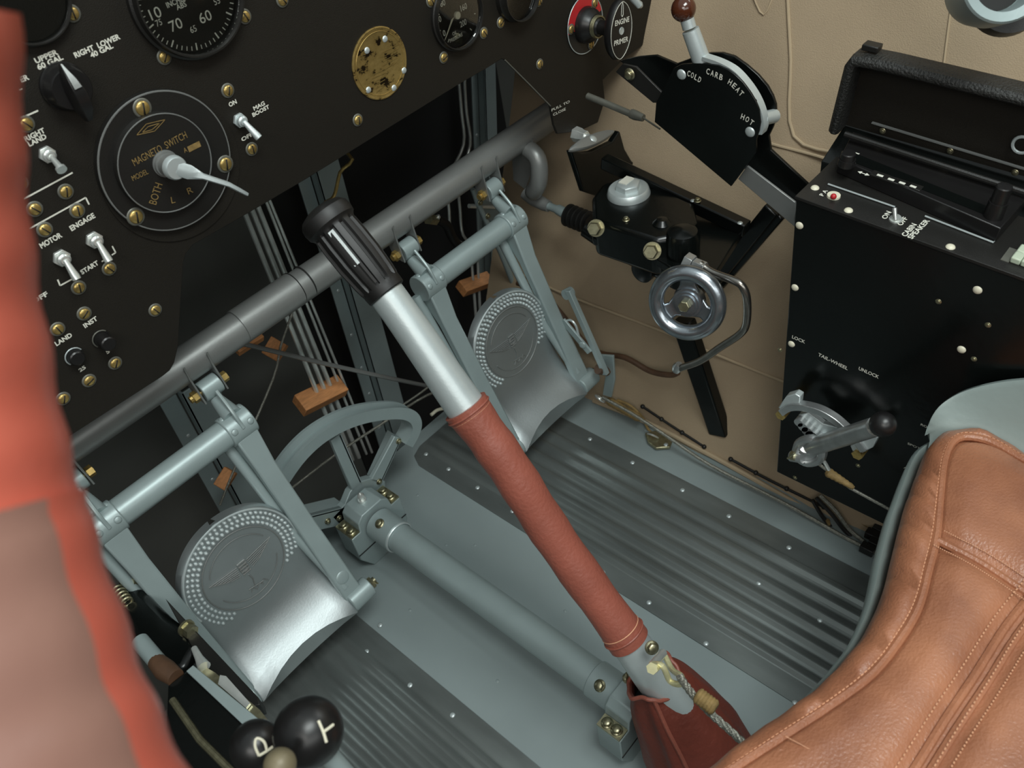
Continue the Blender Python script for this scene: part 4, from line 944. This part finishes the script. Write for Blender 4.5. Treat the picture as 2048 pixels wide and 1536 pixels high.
# toggle and indicator on the top plate
k = thing('toggle_switch', tp(1790,438), 'small toggle switch beside CABIN SPEAKER on the console top', 'toggle switch')
MB().lathe(tp(1791,440), TNrm, [(0,.0062),(.0015,.0062),(.0015,.0045),(.004,.0042),(.004,.0001)], 20).build('nut', 'steel', k)
MB().tube([tp(1791,440,.003), tp(1789,416,.012)], [.0014,.0021], 12).build('lever', 'steel', k)
k = thing('indicator_lamp', tp(1667,393), 'small red indicator lamp in a cream ring on the console top', 'lamp')
MB().lathe(tp(1667,393), TNrm, [(0,.0066),(.002,.0064),(.002,.0001)], 24).build('ring', 'cream', k); MB().ball(tp(1667,393,.004), .0030).build('lens', 'red', k)
# radio set into the top
rd = thing('radio', tp(1800,400), 'black car radio with white-marked buttons set in the console top', 'radio')
f0, f1, f2, f3 = tp(1690,338), tp(1990,484), tp(2040,430), tp(1712,300)
RH = .016
MB().prism([tp(1672,345,0), tp(1990,486,0), tp(2042,425,0), tp(1700,290,0)], TNrm*RH).build('radio_body', 'plastic', rd, .001)
MB().prism([tp(1700,322,RH), tp(1975,432,RH), tp(1985,418,RH), tp(1712,308,RH)], TNrm*.0006).build('display_slot', 'gloss', rd)
MB().tube([tp(1656,368,.0012), tp(1790,414,.0012)], .0009, 6).build('trim_line', 'alu2', rd); MB().tube([tp(1850,432,.0012), tp(1987,485,.0012), tp(1993,478,.0012)], .0009, 6).build('trim_line', 'alu2', rd)
b = MB()
for x, y in ((1760,351),(1782,359),(1804,366),(1826,373)):
    p_ = tp(x-6, y-1, RH+.0012); q_ = tp(x+6, y+3, RH+.0012); e_ = (q_-p_).normalized(); f_ = TNrm.cross(e_)
    MB().box(tp(x, y, RH), .0085, .0045, .001, e_, f_, TNrm).build('button', 'black', rd, .0004)
    b.line(p_, q_, TNrm, .0034, lift=.0006)
p_, q_ = tp(1717,344,RH), tp(1737,351,RH); b.line(p_, q_, TNrm, .0012); e_ = (q_-p_).normalized(); f_ = TNrm.cross(e_)
for o_, s_ in ((p_, 1), (q_, -1)): b.bm.faces.new([b.bm.verts.new(v_ + TNrm*.0004) for v_ in (o_ - e_*s_*.001, o_ + e_*s_*.003 + f_*.0025, o_ + e_*s_*.003 - f_*.0025)])
b.line(tp(1698,303,RH), tp(1718,309,RH), TNrm, .003); b.line(tp(1703,322,RH), tp(1712,326,RH), TNrm, .002)
b.build('button_marks', 'white', rd)
for px, py, hh, lab in ((1692,322,.014,0),(1984,408,.032,0)):
    q_ = tp(px, py + (30 if hh > .02 else 10), RH) if 0 else tp(px, py, RH)
    MB().lathe(tp(px + (2 if hh > .02 else 0), py + (24 if hh > .02 else 8), RH), TNrm, [(0,.0085),(hh*.5,.0082),(hh*.5,.0072),(hh-.001,.0070),(hh,.0062),(hh,.0001)], 28).build('dial_knob', 'plastic', rd)
# keypad at the right edge
kp = thing('keypad', tp(2030,530), 'pale green push keys on the console top at the right edge', 'keypad')
for x, y, s_ in ((2035,516,1),(2056,523,1),(2046,502,1),(2066,509,1)):
    MB().box(tp(x, y, .003), .0060, .0042, .003, (1,0,0), dT, TNrm).build('key', 'key', kp, .0012)
MB().box(tp(2018,510,.0004), .012, .0035, .0004, V((.9,.0,0)) + dT*0, dT, TNrm).build('name_strip', 'ring', kp)
# open lid
LXp = ('x', .80)
ld = thing('console_lid', at(1700,270,LXp), 'open black crackle-finish lid standing up behind the console radio', 'lid')
l0, l1, l2 = at(1700,106,LXp), at(1661,262,LXp), at(2048,190,LXp); du = (l2-l0).normalized(); 
l2 = l0 + du*.5; l3 = l1 + du*.5
ctr4 = (l0+l1+l2+l3)/4
def ins(p, a, b_): return p + a + b_
vv = (l1-l0).normalized(); i0 = l0 + du*.006 + vv*.008; i1 = l1 + du*.006; i2 = l2 - du*.006 + vv*.008; i3 = l3 - du*.006
MB().prism([i0 + V((.019,0,0)), i1 + V((.019,0,0)), i3 + V((.019,0,0)), i2 + V((.019,0,0))], V((.003,0,0))).build('inner_panel', 'panel', ld)
pth = [l1, l1.lerp(l0,.85), l1.lerp(l0,.96) + du*.004, l0 + du*.015 + vv*.001, l0 + du*.04, l2 - du*.02, l2 + vv*.02, l3]
sec2 = [(-.006,.005),(-.002,.0095),(.004,.0105),(.018,.0105),(.022,.009),(.022,.0),(.0,-.0015),(-.005,.0)]
rings = []
for i, p in enumerate(pth):
    t = (pth[min(i+1,len(pth)-1)] - pth[max(i-1,0)]).normalized(); o_ = t.cross(V((1,0,0))).normalized()
    if o_.dot(p - ctr4) < 0: o_ = -o_
    rings.append([p + V((a_,0,0)) + o_*(b_-.008) for a_, b_ in sec2])
MB().loft(rings).build('padded_rim', 'crinkle', ld, .0015)
MB().box(l0 + du*.016 - vv*.006 + V((.01,0,0)), .006, .008, .003, (1,0,0), du, vv).build('hinge_tab', 'black', ld, .001)
hl0, hl1 = at(1690,268,('x',.79)), at(2080,395,('x',.79))
MB().tube([hl0, hl1], .0032, 10).build('hinge_rod', 'black', ld)
b = MB(); b.bar(at(1744,245,('x',.812)), at(2090,350,('x',.812)), (0,0,1), .0006, .0015); b.build('inner_ridge', 'tube', ld)
for x, y in ((1765,262),(1900,302),(2030,345)): place(BOLTS, 'screw', ld, at(x, y, ('x',.815)), nXf).scale = (.7,.7,.5)
MB().torus(at(2044,290,('x',.812)), (-1,0,0), .008, .0015, 20, 6).build('latch_hole', 'alu2', ld)
# rear upstand of the console between lid and radio
q0, q1 = at(1656,300,('x',.80)), at(1690,266,('x',.80))
MB().prism([A + V((.075,.012,.0)), A_ext + V((.075,0,0)), A_ext + V((.16,0,.035)), A + V((.16,.012,.035))], V((0,0,-.05))).build('rear_upstand', 'gloss', CN, .001)

# ================================================================ tailwheel lock lever on the console face
LX = CX - .03
lp = ('x', LX)
g = thing('tailwheel_lever', at(1640,900,lp), 'cast metal tailwheel lock lever with black ball knob on the console face', 'lever')
arcq = smooth([at(x, y, lp) for x, y in ((1563,823),(1580,813),(1605,812),(1640,821),(1670,838),(1695,860),(1716,880),(1730,900))], 5)
MB().loft([[p + V((dx, 0, 0)) + (p - at(1640,920,lp)).normalized()*dz for dx, dz in ((-.004,-.005),(-.004,.004),(.006,.004),(.006,-.005))] for p in arcq]).build('quadrant_arc', 'cast', g, .0008)
MB().prism(on([(1556,816),(1572,793),(1590,788),(1600,794),(1598,810),(1580,812),(1566,822)], lp), V((.010,0,0))).build('arc_lug', 'alu2', g, .001)
MB().prism(on([(1700,892),(1718,880),(1748,868),(1755,876),(1746,895),(1722,908),(1706,905)], lp), V((.010,0,0))).build('arc_lug', 'alu2', g, .001)
for x, y in ((1563,829),(1716,908)): MB().cyl(at(x, y, lp) + V((-.003,0,0)), at(x, y, lp) + V((.028,0,0)), .0065, seg=6).build('brass_stud', 'brass', g)
ctq = at(1628,893,('x',LX-.012))
tipq = at(1752,853,('x',LX-.060))
ld_ = (tipq - ctq).normalized()
MB().tube([ctq - ld_*.004, ctq + ld_*.02, tipq], [.0105,.0105,.0100], 24).build('lever_tube', 'cast', g)
MB().tube([tipq, tipq + ld_*.010], [.0088,.0085], 20).build('lever_neck', 'ring', g)
MB().ball(tipq + ld_*.014, .0128, ld_, 32).build('knob', 'plastic', g)
MB().cyl(at(1612,893,('x',LX-.014)), at(1612,893,('x',CX)), .0095, seg=28).build('pivot_boss', 'cast', g, .002)
b = MB(); 
for i in range(5):
    p = at(1600+ i*9, 842 + i*9, ('x', LX-.004)); b.cyl(p + V((-.004,0,0)), p + V((.010,0,0)), .0055 + .0008*i, seg=16)
b.build('ratchet_teeth', 'cast', g)
MB().prism(on([(1596,830),(1615,825),(1645,848),(1685,858),(1690,872),(1640,888),(1618,880),(1625,868)], ('x', LX)), V((.008,0,0))).build('pawl_plate', 'alu2', g, .001)
b = MB(); b.tube(smooth([at(x, y, ('x', LX-.016)) for x, y in ((1592,905),(1600,885),(1625,878),(1645,895),(1640,918),(1615,925),(1595,915))], 4), .0055, 10); b.build('bellcrank_rim', 'cast', g)
MB().prism(on([(1592,905),(1606,886),(1630,884),(1648,898),(1640,915),(1612,920)], ('x', LX-.016)), V((.006,0,0))).build('bellcrank', 'cast', g, .001)
MB().cyl(at(1606,916,('x',LX-.02)), at(1582,912,('x',LX-.02)), .0065, seg=16).build('pin_head', 'cast', g)
b = MB(); b.hexa(at(1592,912,('x',LX-.022)), at(1584,911,('x',LX-.022)), .0065); b.tube([at(1588,907,('x',LX-.028)), at(1575,917,('x',LX-.028))], .0012, 6); b.build('castle_nut', 'cad', g)
MB().tube(smooth([at(x, y, ('x', LX-.016)) for x, y in ((1605,920),(1615,930),(1632,926),(1645,920),(1658,940))], 4), .0022, 8).build('clevis_loop', 'steel', g)
cb = thing('tailwheel_cable', at(1680,955,('x',LX)), 'thin steel cable with tan cord whipping running from the tailwheel lever', 'cable')
MB().tube([at(1635,926,('x',LX-.012)), at(1660,945,('x',LX-.008)), at(1700,976,('x',LX-.004)), at(1800,1030,('x',LX+.0)), at(1850,1058,('x',LX))], .0019, 8).build('wire_rope', 'wire', cb)
a_, b_ = at(1652,942,('x',LX-.010)), at(1708,976,('x',LX-.006)); MB().tube([a_.lerp(b_, i/14) for i in range(15)], [.003]+[.0056+.0006*(i%2)-.00022*i for i in range(13)]+[.002], 12).build('cord_whipping', 'rope', cb)

# ================================================================ pilot seat
SZ = .35
def sp_(px, py, z=SZ): return at(px, py, ('z', z))
edge_px = [(2110,945),(2048,914),(1990,876),(1945,860),(1905,860),(1878,870),(1857,888),(1840,925),(1822,975),(1808,1015),(1789,1091),(1766,1181),(1730,1258),(1693,1307),(1625,1377),(1569,1419),(1500,1467),(1416,1534),(1330,1600),(1240,1680)]
pipe_px = [(2120,955),(2048,922),(1985,886),(1935,874),(1905,884),(1888,920),(1880,985),(1872,1075),(1855,1146),(1836,1216),(1800,1279),(1744,1349),(1660,1412),(1569,1471),(1500,1516),(1430,1562),(1340,1630),(1260,1700)]
g = thing('pilot_seat', sp_(1700,1500), 'tan leather pilot seat with piping, in a grey metal bucket', 'seat')
Eg = smooth([sp_(x, y, SZ - .012) for x, y in edge_px], 3); Pp = smooth([sp_(x, y) for x, y in pipe_px], 4)
def resamp(P, n):
    L = [0]
    for a, c_ in zip(P, P[1:]): L.append(L[-1] + (c_-a).length)
    out = []
    for k in range(n):
        t = L[-1]*k/(n-1); i = max(j for j in range(len(L)-1) if L[j] <= t + 1e-12); out.append(P[i].lerp(P[i+1], (t-L[i])/max(L[i+1]-L[i],1e-9)))
    return out
NN = 90; Eg = resamp(Eg, NN); Pp = resamp(Pp, NN); cen_ = sp_(2350,1650)
SEAMS = [resamp(smooth([sp_(x, y, SZ) for x, y in q_], 6), 40) for q_ in ([(1876,1082),(1960,1126),(2048,1184),(2130,1240)], [(2070,1180),(2010,1255),(1950,1350),(1890,1440),(1830,1536),(1780,1610)], [(2090,1200),(2032,1275),(1972,1370),(1912,1460),(1852,1556)])]
def dip(pt):
    d_ = min(min((V((pt.x-s_.x, pt.y-s_.y, 0))).length for s_ in S_) for S_ in SEAMS)
    return -.0085*math.exp(-(d_/.012)**2)
rows = []
for k in range(NN):
    e, p = Eg[k], Pp[k]; c_ = p.lerp(cen_, 1)
    wob = .0012*math.sin(k*1.3) + .0009*math.sin(k*.7+1)
    row = [e + V((0,0,-.055)) + (p-e)*.25, e + V((0,0,-.03)) , e + V((0,0,-.008 + wob)), e.lerp(p,.18) + V((0,0,.004 + wob)), e.lerp(p,.5) + V((0,0,.0075 + wob)), e.lerp(p,.85) + V((0,0,.006)), p + V((0,0,-.004)), p.lerp(cen_,.012) + V((0,0,-.0035)), p.lerp(cen_,.03) + V((0,0,.002)), p.lerp(cen_,.09) + V((0,0,.006)), p.lerp(cen_,.25) + V((0,0,.009)), p.lerp(cen_,.5) + V((0,0,.008)), p.lerp(cen_,.95) + V((0,0,.006))]
    if k in (24,28,33,37,42): 
        for q_ in (2,3,4): row[q_] = row[q_] + V((0,0,-.0035))
    inner_ = row[9:]; ext = []
    for q_ in range(40): 
        t_ = .03 + (q_/39)**1.3*.92; pt = p.lerp(cen_, t_); ext.append(V((pt.x, pt.y, p.z + .0095*min(1, t_/.12)**.6 + dip(pt))))
    rows.append(row[:8] + ext)
CU = MB().loft(rows, closed=False, cap=False).build('leather_cushion', 'tan', g, ang=80)
MB().tube([p + V((0,0,.0005)) for p in Pp], .0042, 10).build('piping', 'tan', CU)
# stitched line just outside the piping
b = MB(); St = resamp([p.lerp(e, .14) + V((0,0,.0052)) for e, p in zip(Eg, Pp)], 300)
for i in range(0, 299, 2): b.tube([St[i], St[i].lerp(St[i+1], 1.25)], .0006, 5)
b.build('stitching', 'thread', CU)
def seam(pts, two=True, deep=True, rz=.0015, w_=.0036):
    P = resamp(smooth([sp_(x, y, SZ + rz) for x, y in pts], 6), 60)
    MB().tube([p + V((0,0,.0)) for p in P], w_, 8).build('seam_roll', 'tan', CU)
    b = MB()
    for off in ((-1, 1) if two else (1,)):
        Q = []
        for i in range(60):
            t = (P[min(i+1,59)] - P[max(i-1,0)]).normalized(); o_ = V((0,0,1)).cross(t); Q.append(P[i] + o_*off*.0095 + V((0,0,.0046)))
        Q = resamp(Q, 120)
        for i in range(0, 119, 2): b.tube([Q[i], Q[i+1]], .0006, 5)
    b.build('stitching', 'thread', CU)
seam([(1876,1082),(1960,1126),(2048,1184),(2130,1240)])
seam([(2070,1180),(2010,1255),(1950,1350),(1890,1440),(1830,1536),(1780,1610)])
seam([(2090,1200),(2032,1275),(1972,1370),(1912,1460),(1852,1556)], two=False)
seam([(1560,1500),(1640,1545),(1700,1590)], two=False, rz=.004, w_=.002)
# grey metal bucket: rim strip under the leather and the raised side wall
lip = []
for k in range(NN):
    e = Eg[k]; t = (Eg[min(k+1,NN-1)] - Eg[max(k-1,0)]).normalized(); o_ = t.cross(V((0,0,1))); 
    if o_.dot(e - cen_) < 0: o_ = -o_
    o_ = V((o_.x, o_.y, 0)).normalized()
    wd = .012 if e.x > .5 else .012*max(.15, (e.x-.2)/.3)
    lip.append([e + V((0,0,-.034)), e + o_*wd*.7 + V((0,0,-.020)), e + o_*wd + V((0,0,-.024)), e + o_*(wd+.002) + V((0,0,-.040)), e + o_*wd*.8 + V((0,0,-.16)), e - o_*.004 + V((0,0,-.16))])
MB().loft(lip).build('bucket_rim', 'seatmetal', g, ang=60)
# raised side wing
topw = [at(x, y, ('x', xx)) for x, y, xx in ((1862,850,.652),(1870,826,.660),(1890,800,.672),(1930,776,.684),(1985,760,.692),(2048,751,.697),(2140,748,.70),(2300,760,.70))]
topw = [p_ - V((.010,0,0)) for p_ in resamp(smooth(topw, 5), 50)]
botw = resamp([V((.640,.145,.318)), V((.650,.05,.318)), V((.655,-.15,.318)), V((.655,-.35,.318))], 50)
outw = []
for k in range(50):
    t_, b_ = topw[k], botw[k]
    outw.append([b_, b_.lerp(t_,.3) + V((.006,0,-.0)), b_.lerp(t_,.7) + V((.006,0,0)), t_ + V((-.003,0,-.004)), t_ + V((.001,0,.0015)), t_ + V((.006,0,0)), t_ + V((.007,0,-.012)), b_.lerp(t_,.5) + V((.014,0,0)), b_ + V((.008,0,0))])
MB().loft(outw).build('bucket_side', 'seatmetal', g, ang=60)

# ================================================================ throttle quadrant at the lower left
def kp_(px, py, z): return at(px, py, ('z', z))
ZK = .50
def knob(px, py, rad, z, ch, label, tpx):
    c = kp_(px, py, z); g = thing('quadrant_lever', c, label, 'lever', 'ball-topped levers of the engine quadrant')
    B_ = MB().ball(c, rad, seg=40).build('ball_knob', 'plastic', g)
    vdir = (CAM - c).normalized()
    b = MB(); q0 = at(*tpx[0], (c + vdir*rad*.9, vdir)); q1 = at(*tpx[1], (c + vdir*rad*.9, vdir)); h_ = tpx[2]
    rt = (q1 - q0); W_ = rt.length; rt.normalize(); up_ = vdir.cross(rt)
    def st_(*uv): 
        pts_ = smooth([q0 + rt*(W_*u_) + up_*(h_*v_) for u_, v_ in uv], 5) if len(uv) > 2 else [(q0 + rt*(W_*u_) + up_*(h_*v_)) for u_, v_ in (uv[0], ((uv[0][0]+uv[1][0])/2, (uv[0][1]+uv[1][1])/2), uv[1])]
        b.tube([c + (p_ - c).normalized()*(rad + .0001) for p_ in pts_], .00095, 8)
    if ch == 'T': st_((0,1),(1,1)); st_((.5,0),(.5,1))
    else: st_((0,0),(0,1)); st_((0,1),(.6,1),(.95,.78),(.6,.48),(0,.48))
    b.build('letter', 'cream', B_)
    low = V((c.x + .004, c.y - .035, c.z - .11)); 
    MB().tube([c + (low-c).normalized()*rad*.8, low], [.0065,.0065], 14).build('lever_arm', 'paint', g)
    return g
bmc = kp_(617, 1464, ZK)
knob(617, 1464, .0220, ZK, 'T', 'large black ball lever lettered T at the bottom edge', ((688,1468),(668,1424),.0105))
knob(512, 1492, .0172, ZK-.03, 'P', 'smaller black ball lever lettered P beside the one lettered T', ((549,1494),(537,1464),.0105))
g = thing('quadrant_knob', kp_(560,1512,ZK+.005), 'small dull olive ball knob in front of the T lever at the bottom edge', 'lever')  # olive ball of the quadrant, its function is not known
MB().ball(kp_(560,1529,ZK+.03), .0095, seg=24).build('knob_head', 'olive', g); MB().tube([kp_(560,1529,ZK+.03), kp_(545,1580,ZK-.02)], .004, 10).build('knob_stem', 'cad', g)
# engine quadrant box left of the left pedal
Z3 = .30
def z3(px, py, dz=0): return at(px, py, ('z', Z3 + dz))
g = thing('engine_quadrant', z3(420,1450,-.1), 'black engine quadrant box with pale metal edge below the ball levers', 'quadrant box')
MB().prism([z3(x, y) for x, y in ((335,1370),(372,1342),(395,1340),(520,1465),(620,1580),(480,1640),(330,1500))], V((0,0,-.05))).build('box_side', 'gloss', g, .002)
MB().prism([z3(x, y, .006) for x, y in ((372,1342),(386,1330),(520,1440),(560,1480),(540,1500))], V((0,0,-.004))).build('edge_strip', 'paint', g, .0006)
MB().prism([z3(x, y, .0) for x, y in ((440,1350),(452,1352),(500,1406),(492,1416),(436,1368))], V((0,0,-.003))).build('slot_guide', 'steel', g)
MB().prism([z3(x, y, -.004) for x, y in ((395,1325),(430,1345),(520,1420),(560,1470),(540,1470),(400,1345))], V((0,0,-.003))).build('guide_rail', 'cad', g)
MB().tube([z3(388,1296), z3(398,1316), z3(408,1334)], [.003,.004,.0065], 12).build('linkage_tip', 'steel', g)
MB().tube([z3(312,1322,.0), z3(330,1340), z3(352,1356)], [.0085,.0105,.0085], 16).build('brown_grip', 'brown', g)
MB().tube([z3(280,1282), z3(322,1332)], .0085, 16).build('grey_tube', 'paint', g)
MB().tube([z3(345,1400), z3(400,1480), z3(480,1560)], .0035, 10).build('edge_tube', 'cad', g)
# brake cylinder body beside the pedal
Z4 = .27
def z4(px, py, dz=0): return at(px, py, ('z', Z4 + dz))
g = thing('brake_cylinder', z4(320,1250,-.05), 'glossy black brake cylinder block with hex bolts, left of the left pedal', 'brake cylinder')
MB().prism([z4(x, y) for x, y in ((225,1160),(262,1158),(300,1190),(340,1230),(385,1262),(395,1290),(370,1340),(335,1350),(300,1320),(265,1275),(240,1220))], V((0,0,-.045))).build('cylinder_body', 'gloss', g, .010, bseg=5)
for (x, y), (x2, y2) in (((266,1152),(292,1170)),((371,1255),(396,1274))):
    a_, b_ = z4(x, y, .004), z4(x2, y2, .004); d = (b_-a_).normalized()
    b = MB(); b.cyl(a_, a_ + d*.003, .0092, seg=24); b.hexa(a_ + d*.003, a_ + d*.012, .0075); b.build('hex_bolt', 'cad', g)
b = MB(); sp0 = z4(236,1180,.004); sp1 = z4(254,1204,.004)
for i in range(5): b.torus(sp0.lerp(sp1, i/4), sp1-sp0, .0055, .0015, 20, 6)
b.build('spring', 'cad', g)
MB().prism([z4(x, y, .002) for x, y in ((330,1196),(392,1262),(516,1394),(520,1410),(500,1414),(440,1362),(395,1315))], V((0,0,-.02))).build('guard_plate', 'black', g, .001)
MB().tube([z4(270,1178,-.03), z4(310,1215,-.03), z4(352,1252,-.03)], .0035, 8).build('brown_link', 'brown', g)

# ================================================================ padded roll in the near left foreground
D0 = .27
def near(px, py, d): return CAM + ray(px, py).normalized()*d
edge_r = [(20,-90),(27,0),(36,120),(46,300),(68,500),(102,700),(142,900),(188,1060),(246,1230),(302,1390),(374,1545),(435,1660)]
rad = .052
P = []
for i, (x, y) in enumerate(edge_r):
    a, c_ = edge_r[max(i-1,0)], edge_r[min(i+1,len(edge_r)-1)]; tx_, ty_ = c_[0]-a[0], c_[1]-a[1]; L = math.hypot(tx_, ty_)
    e_ = ray(x, y).normalized(); sdv = (ray(x - ty_/L*60, y + tx_/L*60).normalized() - e_); sdv = (sdv - e_*sdv.dot(e_)).normalized()
    ph = math.asin(rad/D0); P.append(CAM + (e_*math.cos(ph) + sdv*math.sin(ph))*D0)
P = resamp(smooth(P, 4), 60)
g = thing('padded_roll', P[30], 'red padded leather roll with a faded brown lower section, nearest at the left', 'padded roll')
cut = 35
MB().tube(P[:cut+1], [rad + .0006*math.sin(i*.9) for i in range(cut+1)], 64).build('red_section', 'roll', g)
fs = MB().tube(P[cut-1:], [rad + .0012]*1 + [rad + .0004 + .0006*math.sin(i*.9) for i in range(61-cut)], 64).build('faded_section', 'roll2', g)
fs.data.materials.append(M['roll'])
edge_i = {f_.index for f_ in fs.data.polygons[:64] if f_.normal.dot(-sdv) > .84}
for f_ in fs.data.polygons:
    if f_.index % 64 in edge_i: f_.material_index = 1

# ================================================================ grey vent cup at the top right
vx = ('x', .78)
g = thing('air_vent', at(2005,10,vx), 'grey-green round cup with a black opening at the top right corner', 'vent')
vc2 = at(2014,-44,vx); nv = (CAM - vc2).normalized(); nv = (nv + V((0,-.5,.3))).normalized()
MB().lathe(vc2, nv, [(-.05,.030),(-.03,.034),(0,.0345),(.002,.033),(.001,.0255),(-.02,.023),(-.02,.0001)], 48).build('cup', 'paint', g)
MB().lathe(vc2, nv, [(-.019,.0225),(-.018,.0001)], 32).build('dark_core', 'void', g)
MB().lathe(vc2 - nv*.05 + V((.01,-.02,-.006)), nv, [(-.012,.030),(0,.034),(.012,.032),(.012,.0001)], 40).build('base_collar', 'black', g)
